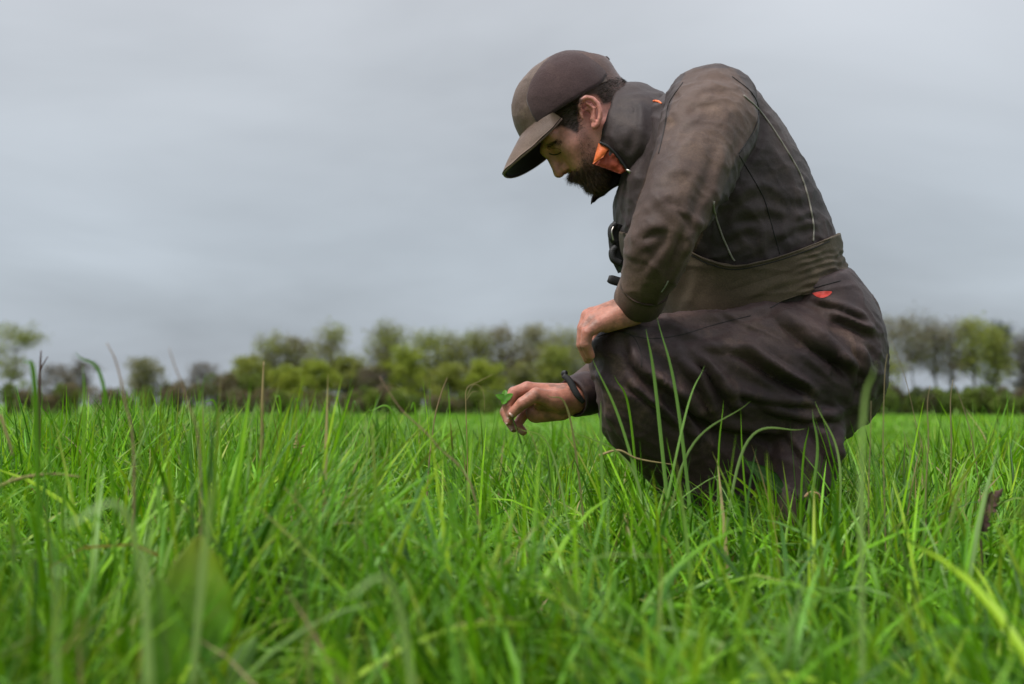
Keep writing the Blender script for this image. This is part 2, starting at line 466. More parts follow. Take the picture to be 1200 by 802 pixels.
def ground_z(x, y):
    x = np.asarray(x, float); y = np.asarray(y, float)
    r = np.sqrt(x * x + y * y)
    z = -1.0 * smooth(r, 12, 150) - 0.0
    z = z + 0.035 * vnoise(np.stack([x * 0.35, y * 0.35, 0 * x], -1), 3) * smooth(r, 0.5, 3)
    z = z + 0.12 * vnoise(np.stack([x * 0.03, y * 0.03, 0 * x], -1), 5) * smooth(r, 10, 60)
    return z
def build_ground():
    rr = np.concatenate([np.linspace(0, 12, 40), np.geomspace(12.8, 3000, 70)])
    th = np.linspace(0, 2 * np.pi, 144, endpoint=False)
    R, T = np.meshgrid(rr, th, indexing='ij')
    X, Y = R * np.sin(T), R * np.cos(T)
    V = np.stack([X, Y, ground_z(X, Y)], -1).reshape(-1, 3)
    F = grid_faces(len(rr), len(th), True)[:, ::-1]
    m, nt, b, out = mat_new('field_soil_and_sward')
    t = N(nt, 'ShaderNodeTexCoord')
    n1 = N(nt, 'ShaderNodeTexNoise', in_Scale=0.25, in_Detail=8.0, in_Roughness=0.65); L(nt, t.outputs['Object'], n1.inputs['Vector'])
    cr_ = N(nt, 'ShaderNodeValToRGB'); L(nt, n1.outputs['Fac'], cr_.inputs[0])
    cr_.color_ramp.elements[0].position = 0.3; cr_.color_ramp.elements[0].color = (0.100, 0.215, 0.022, 1)
    cr_.color_ramp.elements[1].position = 0.7; cr_.color_ramp.elements[1].color = (0.155, 0.305, 0.032, 1)
    # near the camera the sheet is bare soil under the sward, farther out it is the sward itself
    ln = N(nt, 'ShaderNodeVectorMath', operation='LENGTH'); L(nt, t.outputs['Object'], ln.inputs[0])
    mr = N(nt, 'ShaderNodeMapRange', in_1=2.5, in_2=12.0); L(nt, ln.outputs['Value'], mr.inputs[0])
    mxx = N(nt, 'ShaderNodeMix', data_type='RGBA'); mxx.inputs[6].default_value = (0.024, 0.040, 0.012, 1); L(nt, mr.outputs[0], mxx.inputs[0]); L(nt, cr_.outputs[0], mxx.inputs[7])
    L(nt, mxx.outputs[2], b.inputs['Base Color']); b.inputs['Roughness'].default_value = 0.9; b.inputs['Specular IOR Level'].default_value = 0.2
    n2 = N(nt, 'ShaderNodeTexNoise', in_Scale=3.0, in_Detail=8.0, in_Roughness=0.7); L(nt, t.outputs['Object'], n2.inputs['Vector'])
    bp = N(nt, 'ShaderNodeBump', in_Strength=0.8, in_Distance=0.15); L(nt, n2.outputs['Fac'], bp.inputs['Height']); L(nt, bp.outputs[0], b.inputs['Normal'])
    o = mesh_obj('ground', V, F, m); o['kind'] = 'structure'
build_ground()

# ------------------------------------------------------------------ grass
def blades(x, y, z0, Lh, az, lean, droop, w0, col, K=6, ribs=3, fold=0.25, tipcol=None, twist=None):
    """one curved, tapering blade per entry; returns verts, quads, colours"""
    n = len(x); t = np.linspace(0, 1, K + 1)[None, :]
    ds = np.stack([np.cos(az), np.sin(az)], -1)
    # arc: angle from vertical grows along the blade
    ang = lean[:, None] + droop[:, None] * t ** 1.6
    step = Lh[:, None] / K
    dh = np.sin(ang) * step; dv = np.cos(ang) * step
    h = np.concatenate([np.zeros((n, 1)), np.cumsum((dh[:, 1:] + dh[:, :-1]) / 2, 1)], 1)
    v = np.concatenate([np.zeros((n, 1)), np.cumsum((dv[:, 1:] + dv[:, :-1]) / 2, 1)], 1)
    C = np.stack([x[:, None] + ds[:, :1] * h, y[:, None] + ds[:, 1:] * h, z0[:, None] + v], -1)
    wt = w0[:, None] * np.clip(0.62 + 0.9 * t - 0.5 * t ** 2, 0, 1) * (1 - t ** 2.6) ** 0.8
    wt[:, -1] = w0 * 0.03
    tw = (twist if twist is not None else rng.normal(0, 0.7, n))[:, None] * t + rng.uniform(-0.5, 0.5, n)[:, None]
    sx, sy = -ds[:, 1:], ds[:, :1]
    Tn = np.stack([ds[:, :1] * np.sin(ang), ds[:, 1:] * np.sin(ang), np.cos(ang)], -1)
    S = np.stack([sx + 0 * t, sy + 0 * t, 0 * t + 0 * sx], -1)
    Nn = np.cross(Tn, S)
    S2 = S * np.cos(tw)[..., None] + Nn * np.sin(tw)[..., None]
    N2 = -S * np.sin(tw)[..., None] + Nn * np.cos(tw)[..., None]
    W = wt[..., None]
    if ribs == 3:
        ring = np.stack([C - S2 * W / 2, C + N2 * W * fold, C + S2 * W / 2], 2)
    else:
        ring = np.stack([C - S2 * W / 2, C + S2 * W / 2], 2)
    V = ring.reshape(-1, 3); r = ribs
    base = (np.arange(n) * (K + 1) * r)[:, None, None]
    k = (np.arange(K) * r)[None, :, None]; j = np.arange(r - 1)[None, None, :]
    a = base + k + j
    F = np.stack([a, a + 1, a + r + 1, a + r], -1).reshape(-1, 4)
    cc = np.broadcast_to(col[:, None, None, :], (n, K + 1, r, 3)).copy()
    if tipcol is not None:
        m = (tipcol >= 0)
        tm = np.clip((t - 0.72) / 0.28, 0, 1)[:, :, None, None] * np.clip(tipcol, 0, 1)[:, None, None, None]
        cc = cc * (1 - tm) + np.array([0.30, 0.22, 0.09]) * tm
    # pale sheath at the foot of the blade
    ft = (np.clip(1 - t / 0.2, 0, 1) * 0.4)[:, :, None, None]
    cc = cc * (1 - ft) + np.array([0.17, 0.22, 0.07]) * ft
    return V, F, cc.reshape(-1, 3)

GREENS = np.array([[0.090, 0.255, 0.006], [0.135, 0.335, 0.008], [0.205, 0.425, 0.012], [0.048, 0.155, 0.008],
                   [0.135, 0.320, 0.035], [0.240, 0.410, 0.105], [0.270, 0.430, 0.018], [0.34, 0.27, 0.13]])
def pick_cols(n, p, x=None, y=None):
    k = rng.choice(len(GREENS), n, p=p); c = GREENS[k] * rng.uniform(0.60, 1.35, (n, 1))
    if x is not None:
        v = vnoise(np.stack([x * 2.3, y * 2.3, 0 * x], -1), 11)[:, None]
        c = c * (1 + 0.25 * v)
    return c
def wedge(n, y0, y1, half, power=1.0, margin=0.25):
    u = rng.uniform(0, 1, n); y = (y0 ** (power + 1) + u * (y1 ** (power + 1) - y0 ** (power + 1))) ** (1 / (power + 1))
    x = rng.uniform(-1, 1, n) * (y * half + margin)
    return x, y
FEET = [(-0.0, 0)]
def build_grass():
    parts = []; cols = []
    def add(r):
        parts.append(r[:2]); cols.append(r[2])
    P0 = [0.18, 0.25, 0.18, 0.12, 0.10, 0.065, 0.09, 0.015]
    # ---- long sward round the camera and the man
    n = 150000
    x, y = wedge(n, 0.30, 3.6, 0.70, 0.85, 0.20)
    dens = fbm(np.stack([x * 5.5, y * 5.5, 0 * x], -1), 2, 25)          # thick tufts with thinner places between them
    keep = rng.uniform(0, 1, n) < np.clip(0.34 + 0.75 * dens, 0.09, 0.8)
    x, y, dens = x[keep], y[keep], dens[keep]; n = len(x)
    g = np.stack([x * 14, y * 14, 0 * x], -1)
    x = x + 0.03 * vnoise(g, 21); y = y + 0.03 * vnoise(g, 22)
    side = smooth(-x / y, -0.15, 0.35)                      # grass stands taller to the left
    clump = vnoise(np.stack([x * 3.3, y * 3.3, 0 * x], -1), 31)
    hgt = (0.232 + 0.052 * side + 0.075 * clump + 0.015 * smooth(y, 1.2, 3.0) - 0.03*smooth(0.75,0.3,0)*0)
    tall = rng.beta(2.2, 1.7, n) * 1.0 + 0.38
    Lh = hgt * tall * (1 + 0.28 * dens)
    # keep the space right in front of the lens and under the man lower
    Lh *= 0.80 + 0.20 * smooth(y, 0.45, 1.0)
    man = np.exp(-(((x - 0.33) / 0.26) ** 2 + ((y - 1.92) / 0.20) ** 2))
    Lh *= 1 - 0.22 * man
    Lh = np.minimum(Lh, np.where(y < 0.9, 0.27, 0.42))
    az = rng.uniform(0, 2 * np.pi, n) ; wind = rng.uniform(0, 1, n) < 0.62
    flow = 7.0 * fbm(np.stack([x * 3.0, y * 3.0, 0 * x], -1), 2, 27) + 0.3       # blades of one tuft fall the same way
    az = np.where(wind, flow + rng.normal(0, 0.55, n), az)
    lean = np.abs(rng.normal(0.10, 0.26, n)); droop = np.abs(rng.normal(0.62, 0.45, n))
    droop = np.where(rng.uniform(0, 1, n) < 0.26, droop + rng.uniform(.5, 1.5, n), droop)
    w0 = rng.uniform(0.0034, 0.0098, n) * (0.85 + 0.3 * rng.uniform(0, 1, n))
    tip = np.where(rng.uniform(0, 1, n) < 0.10, rng.uniform(0.4, 1, n), 0)
    near = y < 2.4
    C = pick_cols(n, P0, x, y)
    for msk, K, r in ((near, 7, 3), (~near, 5, 2)):
        add(blades(x[msk], y[msk], ground_z(x[msk], y[msk]) - 0.005, Lh[msk], az[msk], lean[msk], droop[msk], w0[msk], C[msk], K, r, 0.22, tip[msk]))
    # ---- the same meadow to both sides of the view
    n = 42000
    y = rng.uniform(-1.5, 9, n); x = rng.uniform(-9, 9, n); k = (np.abs(x) > y * .68 + .2) & (x * x + y * y > .12); x, y = x[k], y[k]; n = len(x)
    add(blades(x, y, ground_z(x, y) - .01, rng.uniform(.16, .34, n), rng.uniform(0, 6.28, n), np.abs(rng.normal(0, .25, n)), np.abs(rng.normal(.5, .4, n)), rng.uniform(.007, .014, n), pick_cols(n, P0, x, y), 4, 2))
    # ---- low dead thatch between the blades
    n = 6000
    x, y = wedge(n, 0.35, 3.2, 0.66, 0.85, 0.18)
    cc = np.array([[0.26, 0.20, 0.10]]) * rng.uniform(0.5, 1.15, (n, 1)) * np.array([[1, 1, 1]])
    add(blades(x, y, ground_z(x, y), rng.uniform(0.05, 0.17, n), rng.uniform(0, 6.28, n), rng.uniform(0.4, 1.2, n), rng.uniform(0, 1.0, n), rng.uniform(0.0015, 0.004, n), cc, 5, 2))
    # ---- single blades that overtop the rest on the left
    n = 190
    y = rng.uniform(.95, 2.9, n); x = -y * rng.uniform(.02, .62, n)
    add(blades(x, y, ground_z(x, y), rng.uniform(0.33, 0.425, n), rng.uniform(0, 6.28, n), np.abs(rng.normal(0, .13, n)), np.abs(rng.normal(0.1, 0.35, n)), rng.uniform(0.003, 0.0062, n),
               pick_cols(n, P0, x, y), 8, 3, .2))
    # ---- broad lodged leaves lying over the others
    n = 900
    x, y = wedge(n, 0.42, 2.2, 0.66, 0.7, 0.15)
    add(blades(x, y, ground_z(x, y), rng.uniform(0.22, 0.36, n), rng.uniform(0, 6.28, n), rng.uniform(0.1, 0.5, n), rng.uniform(0.9, 2.1, n), rng.uniform(0.0055, 0.0095, n),
               pick_cols(n, [.1, .2, .1, .08, .22, .2, .08, .02]), 10, 3, .2))
    # ---- middle distance
    n = 60000
    x, y = wedge(n, 3.4, 12, 0.62, 0.6, 0.3)
    side = smooth(-x / y, -0.2, 0.15)
    Lh = rng.uniform(0.10, 0.235, n) * (1 + 0.45 * side * (1 - smooth(y, 3.5, 9)))
    Lh *= 1 - 0.35 * smooth(y, 5, 11)
    add(blades(x, y, ground_z(x, y) - 0.01, Lh, rng.uniform(0, 6.28, n), np.abs(rng.normal(0, 0.25, n)), np.abs(rng.normal(0.4, 0.4, n)),
               rng.uniform(0.005, 0.011, n), pick_cols(n, P0, x, y), 4, 2))
    V, F = merge(parts); Cc = np.concatenate(cols)
    m = mat_attr('grass_blade', rough=0.45, transl=0.25, spec=0.30)
    o = mesh_obj('grass', V, F, m, attrs={'tint': Cc}); o['kind'] = 'stuff'; o['label'] = 'long lush green meadow grass'
    # ---- the shorter field behind
    parts, cols = [], []
    n = 90000
    x, y = wedge(n, 11, 95, 0.60, 0.25, 1.0)
    Lh = rng.uniform(0.08, 0.17, n)
    add(blades(x, y, ground_z(x, y) - 0.02, Lh, rng.uniform(0, 6.28, n), np.abs(rng.normal(0, 0.3, n)), np.abs(rng.normal(0.3, 0.3, n)),
               rng.uniform(0.012, 0.03, n) * (0.6 + y / 45), pick_cols(n, P0, x * 0.1, y * 0.1), 2, 2))
    V, F = merge(parts); Cc = np.concatenate(cols)
    o = mesh_obj('field_grass', V, F, m, attrs={'tint': Cc}); o['kind'] = 'stuff'; o['label'] = 'short even grass of the field behind'
if True:
    build_grass()

# blades and stalks that stand out above the sward
M_BLADE = mat_attr('single_blade', rough=0.42, transl=0.36, spec=0.5)
M_STRAW = mat_attr('dry_straw', rough=0.7, transl=0.12, spec=0.2, varscale=60)
def ribbon(pts, wid, col, name, mat, turn=0.0, n=26):
    """a single blade through world points"""
    C = catmull(pts, n); t = np.linspace(0, 1, n)
    T = np.gradient(C, axis=0); T /= np.linalg.norm(T, axis=1)[:, None]
    S = np.cross(T, np.array([0, -1.0, 0.0])); S /= np.linalg.norm(S, axis=1)[:, None] + 1e-9
    Nn = np.cross(S, T)
    a = turn * t + 0.3; S2 = S * np.cos(a)[:, None] + Nn * np.sin(a)[:, None]; N2 = -S * np.sin(a)[:, None] + Nn * np.cos(a)[:, None]
    W = (wid * np.clip(0.7 + 0.8 * t - 0.5 * t ** 2, 0, 1) * (1 - t ** 2.4) ** 0.8)[:, None] + 0.0002
    G = np.stack([C - S2 * W / 2, C + N2 * W * 0.2, C + S2 * W / 2], 1)
    V = G.reshape(-1, 3); F = grid_faces(n, 3)
    return V, F, np.broadcast_to(np.array(col), (len(V), 3))
def extra_blades():
    """tall blades of the photograph: foot pixel, middle, tip, depth, width"""
    G1, G2, G3, G4 = (0.16, 0.36, 0.02), (0.22, 0.40, 0.09), (0.10, 0.26, 0.012), (0.30, 0.45, 0.15)
    data = [
        (((800, 640), (770, 470), (757, 385)), 1.46, .0075, G2), (((828, 660), (795, 480), (770, 372)), 1.45, .0070, G2),
        (((740, 640), (800, 500), (826, 428)), 1.44, .0055, G2), (((800, 660), (735, 520), (694, 420)), 1.47, .0060, G2),
        (((760, 650), (740, 500), (720, 440)), 1.5, .0050, G1), (((715, 640), (705, 540), (704, 470)), 1.42, .0055, G2),
        (((830, 620), (870, 530), (945, 502)), 1.45, .0060, G4), (((760, 640), (800, 545), (880, 470)), 1.46, .0055, G4),
        (((900, 650), (955, 560), (952, 480)), 1.42, .0065, G2), (((960, 640), (985, 560), (955, 470)), 1.44, .0050, G4),
        (((850, 650), (842, 560), (848, 470)), 1.5, .0045, G1), (((890, 640), (872, 560), (868, 480)), 1.5, .0045, G1),
        (((930, 620), (940, 560), (948, 500)), 1.48, .0045, G1), (((690, 640), (650, 540), (605, 500)), 1.5, .0045, G4),
        (((775, 640), (745, 560), (660, 500)), 1.46, .0045, G4), (((700, 600), (670, 500), (640, 462)), 1.5, .0045, (.25, .24, .10)),
        (((1004, 640), (1010, 540), (1026, 425)), 0.70, .0042, G4),
(((60, 560), (42, 480), (27, 420)), 0.95, .0070, G3),
        (((100, 560), (98, 500), (97, 425)), 1.05, .0070, G1), (((150, 570), (126, 485), (88, 412)), 1.02, .0060, G3),
        (((175, 560), (172, 500), (177, 450)), 1.3, .0045, G3), (((272, 560), (257, 505), (238, 468)), 1.3, .0045, G1),
        (((330, 560), (329, 500), (323, 462)), 1.35, .004, G1), (((410, 560), (412, 500), (420, 478)), 1.35, .004, G3),
        (((430, 545), (400, 500), (392, 465)), 1.4, .0045, G3), (((365, 560), (350, 500), (345, 470)), 1.3, .0045, G1),
        (((420, 590), (430, 520), (421, 485)), 1.3, .0045, G4), (((500, 560), (488, 500), (480, 480)), 1.4, .0045, G1),
        (((540, 560), (470, 505), (430, 480)), 1.4, .0045, G1), (((210, 720), (160, 640), (70, 615)), 0.62, .0060, G4),
        (((180, 740), (172, 660), (196, 560)), 0.60, .0062, G4), (((200, 740), (240, 650), (250, 560)), 0.66, .0060, G4),
        (((520, 800), (470, 720), (400, 700)), 0.62, .0060, G4), (((80, 800), (66, 730), (68, 670)), 0.55, .0060, G4),
    ]
    V, F, C = [], [], []; nn = 0
    for pts, Y, w, col in data:
        (x0, y0), (x1, y1), (x2, y2) = pts
        foot = P(x0, y0, Y + 0.03); foot[2] = -0.01
        pp = np.array([foot, P(x1, y1, Y), P(x2, y2, Y - 0.02)])
        v, f, c = ribbon(pp, w * .8, col, '', None, rng.uniform(-1.2, 1.2))
        V.append(v); F.append(f + nn); C.append(c); nn += len(v)
    o = mesh_obj('tall_grass_blades', np.concatenate(V), np.concatenate(F), M_BLADE, attrs={'tint': np.concatenate(C)})
    o['kind'] = 'stuff'; o['label'] = 'tall loose grass blades above the sward'
extra_blades()

def stalk(name, pts, Y, r, col, label, cat='dry stalk', head=None, branch=None, group=None, foot=True):
    pp = [P(x, y, Y) for x, y in pts]
    if foot:
        f0 = pp[0].copy(); f0[2] = -0.01; pp = [f0] + pp
    pp = np.array(pp)
    rad = np.linspace(r, r * 0.45, len(pp)); rad[-1] = r * 0.3
    v, f = tube(pp, rad, 6, 24)
    vs = [(v, f)]
    if branch:
        for b in branch:
            bp = np.array([P(x, y, Y) for x, y in b]); vs.append(tube(bp, np.linspace(r * 0.6, r * 0.25, len(bp)), 6, 10))
    V, F = merge(vs)
    # knots along the stem
    o = mesh_obj(name, V, F, M_STRAW, attrs={'tint': np.broadcast_to(np.array(col), (len(V), 3))})
    tag(o, label, cat, group)
    if head:
        (x0, y0), (x1, y1), w = head
        a, b = P(x0, y0, Y), P(x1, y1, Y); hv = []
        for k in range(26):
            t = rng.uniform(0, 1); c = a * (1 - t) + b * t; d = rng.normal(0, 1, 3); d /= np.linalg.norm(d)
            d = d * w * (1 - 0.6 * t) + (b - a) * 0.12; hv.append(tube(np.array([c, c + d * 0.6, c + d]), [w * .12, w * .16, w * .04], 4))
        hV, hF = merge(hv)
        mesh_obj('seed_head', hV, hF, M_STRAW, o, attrs={'tint': np.broadcast_to(np.array(col) * 1.1, (len(hV), 3))})
    return o
BR, ST, TN = (0.10, 0.055, 0.04), (0.34, 0.26, 0.12), (0.30, 0.20, 0.12)
def build_stalks():
    stalk('dry_stalk', [(45, 560), (46, 470), (47, 430), (48, 411)], 1.2, .0021, BR, 'dark brown forked dry stalk standing up against the sky', branch=[[(46.5, 437), (50, 428), (56, 418)]])
    stalk('dry_stalk', [(157, 560), (146, 470), (136, 425), (125, 402)], 1.0, .0013, TN, 'thin leaning brown stalk tall against the sky by the small grey tree')
    stalk('dry_stalk', [(235, 560), (219, 470), (205, 430), (198, 408)], 0.95, .0010, TN, 'faint hair-thin stalk leaning left under the bare twiggy tree')
    stalk('dry_stalk', [(306, 580), (307, 500), (308, 455), (309, 424)], 1.35, .0032, ST, 'straight thick straw-coloured stalk in front of the tree line')
    stalk('dry_stalk', [(500, 590), (508, 500), (516, 465), (524, 443)], 1.5, .0016, TN, 'short pinkish stalk leaning right before the pale field')
    stalk('dry_stalk', [(548, 560), (546, 480), (547, 456), (560, 448), (577, 439)], 1.65, .0011, ST, 'curly fine straw bending right close to the picking hand', branch=[[(547, 465), (555, 451), (566, 458), (568, 485)], [(546, 470), (553, 460), (560, 459)]])
    stalk('dry_stalk', [(560, 600), (510, 520), (470, 480), (445, 442)], 1.15, .0014, TN, 'blurred fine straw leaning far left over the pale field')
    stalk('dry_stalk', [(346, 600), (348, 555), (352, 530), (350, 512)], 1.4, .0022, ST, 'short frayed straw stalk with a tufted top in the left grass', head=((351, 530), (349, 508), .010))
    stalk('dry_stalk', [(-14, 505), (-2, 486), (8, 510), (15, 535)], 1.1, .0022, ST, 'pale straw leaning in at the left edge of the picture', foot=False)
    stalk('straw', [(-20, 580), (20, 562), (60, 556), (94, 559)], 1.15, .0028, (.30, .25, .10), 'long pale straw lying flat across the grass at the left', 'straw', foot=False)
    stalk('straw', [(702, 534), (725, 528), (748, 538), (790, 545)], 1.47, .0022, ST, 'pale broken straw lying across the grass before the knee', 'straw', foot=False)
    stalk('straw', [(943, 583), (950, 577), (960, 580), (964, 592)], 1.45, .0022, (.40, .25, .14), 'small curled tan straw in the grass below the trouser hem', 'straw', foot=False)
    for i, (p, r, lb) in enumerate([
        ([(1018, 600), (1020, 520), (1021, 470)], .0012, 'short pale stalk nearest the seat of the trousers'),
        ([(1037, 600), (1035, 520), (1037, 440), (1040, 415)], .0012, 'fine pale stalk rising before the greyish multi-stemmed tree'),
        ([(1085, 600), (1088, 520), (1087, 475), (1090, 452)], .0014, 'pale stalk with a hooked top before the gap in the right trees'),
        ([(1114, 600), (1115, 520), (1114, 470), (1117, 445)], .0016, 'straight tan stalk crossed by a leaning one before the hedge'),
        ([(1150, 600), (1140, 520), (1128, 475), (1118, 450)], .0012, 'tan stalk leaning left across the straight one before the hedge'),
        ([(1085, 560), (1072, 490), (1060, 440), (1045, 400)], .0009, 'hair-thin stalk leaning left over the grey trunks')]):
        stalk('dry_stalk', p, 1.35 + .04 * i, r * 0.8, (.24, .19, .10), lb)
build_stalks()

# ------------------------------------------------------------------ broad leaves
M_LEAF = mat_attr('broad_leaf', rough=0.45, transl=0.3, spec=0.45, varscale=45, bump=0.3, bscale=120)
def broad_leaf(base, tip, width, normal, colA, colB, cup=0.25, n=26, m=13, wav=0.05, notch=False, droop=0.0):
    base = np.array(base, float); tip = np.array(tip, float); ax = tip - base; Lg = np.linalg.norm(ax); ax /= Lg
    s = np.cross(ax, np.array(normal, float)); s /= np.linalg.norm(s); nn = np.cross(s, ax)
    t = np.linspace(0, 1, n)[:, None]; u = np.linspace(-1, 1, m)[None]
    w = width * (np.sin(np.pi * t ** 0.75) ** 0.7) * (1 - 0.25 * t) + 0.0004
    w = w * (1 + wav * np.sin(26 * t) * np.abs(u))
    G = base + ax * (Lg * t)[..., None] + s * (w * u)[..., None] + nn * (cup * w * u ** 2 + wav * 0.4 * width * np.sin(22 * t + 3 * u) * np.abs(u) - droop * Lg * t ** 2 - 0.06 * width * np.exp(-(u * 9) ** 2))[..., None]
    mix = np.clip(t + 0 * u, 0, 1)[..., None] ** 2
    c = np.array(colA) * (1 - mix) + np.array(colB) * mix
    rib = np.exp(-(u * 10) ** 2)[..., None] * 0.5 + 0 * mix
    c = c * (1 - rib) + np.array([0.16, 0.22, 0.06]) * rib
    V, F = sheet(G, 0.0006)
    c = np.concatenate([c.reshape(-1, 3)] * 2)
    return V, F, c
def leaf_part(name, args, parent, mat=M_LEAF, **kw):
    V, F, c = broad_leaf(*args, **kw)
    return mesh_obj(name, V, F, mat, parent, attrs={'tint': c})
def build_dock():
    Y = 0.80
    b = P(232, 800, Y); root = empty('dock_plant', (b[0], b[1], 0)); tag(root, 'broad-leaved dock with an upright yellow-tipped leaf low in the left foreground grass', 'dock plant')
    leaf_part('leaf', (P(228, 775, Y), P(233, 627, Y + .02), .034, (0.1, -1, 0.35), (0.10, 0.27, 0.008), (0.26, 0.33, 0.015)), root)
    leaf_part('leaf', (P(200, 815, Y - .02), P(186, 676, Y - .01), .020, (0.5, -1, 0.2), (0.11, 0.28, 0.010), (0.16, 0.32, 0.015)), root)
    leaf_part('leaf', (P(262, 815, Y + .01), P(300, 745, Y + .05), .017, (-0.5, -1, 0.3), (0.09, 0.23, 0.010), (0.12, 0.27, 0.015)), root)
    v, f = tube(np.array([[b[0], b[1], -.01], P(228, 800, Y), P(226, 764, Y)]), [.003, .0026, .002], 8, 10)
    mesh_obj('leaf_stem', v, f, M_LEAF, root, attrs={'tint': np.broadcast_to(np.array([.14, .12, .04]), (len(v), 3))})
    Y = 1.67
    b = P(892, 640, Y); root = empty('dock_plant', (b[0], b[1], 0)); tag(root, 'low dark broad-leaved plant with an orange-yellow leaf spot beneath the crouching man', 'dock plant')
    leaf_part('leaf', (P(918, 575, Y), P(872, 540, Y - .02), .017, (-.1, -.9, .6), (0.035, 0.10, 0.014), (0.05, 0.12, 0.02)), root)
    leaf_part('leaf', (P(880, 610, Y), P(899, 552, Y), .012, (.2, -1, .3), (0.06, 0.15, 0.02), (0.40, 0.22, 0.02)), root)
    leaf_part('leaf', (P(880, 620, Y), P(840, 560, Y), .016, (-.3, -1, .5), (0.035, 0.10, 0.014), (0.05, 0.12, 0.02)), root)
    # withered brown leaf on the right
    Y = 1.30
    b = P(1155, 620, Y); root = empty('withered_leaf', (b[0], b[1], 0)); tag(root, 'dark brown withered curled leaf caught in the grass at the right', 'dead leaf')
    MB_ = mat_attr('withered', rough=0.8, transl=0.1, varscale=120, bump=0.8, bscale=160)
    BD, BE = (0.055, 0.030, 0.024), (0.11, 0.060, 0.045)
    leaf_part('leaf_lobe', (P(1150, 625, Y), P(1149, 590, Y), .0075, (.2, -1, .1), BD, BE), root, MB_, cup=1.1, wav=.25)
    leaf_part('leaf_lobe', (P(1154, 605, Y), P(1163, 576, Y), .0085, (-.2, -1, .3), BE, BD), root, MB_, cup=1.0, wav=.3)
    leaf_part('leaf_lobe', (P(1160, 600, Y + .01), P(1176, 573, Y + .01), .0085, (.3, -1, .2), BD, BE), root, MB_, cup=-.9, wav=.3)
    v, f = tube(np.array([[b[0], b[1], 0.0], P(1150, 640, Y), P(1151, 610, Y)]), [.0018, .0016, .0012], 6, 10)
    mesh_obj('leaf_stem', v, f, MB_, root, attrs={'tint': np.broadcast_to(np.array(BD), (len(v), 3))})
build_dock()

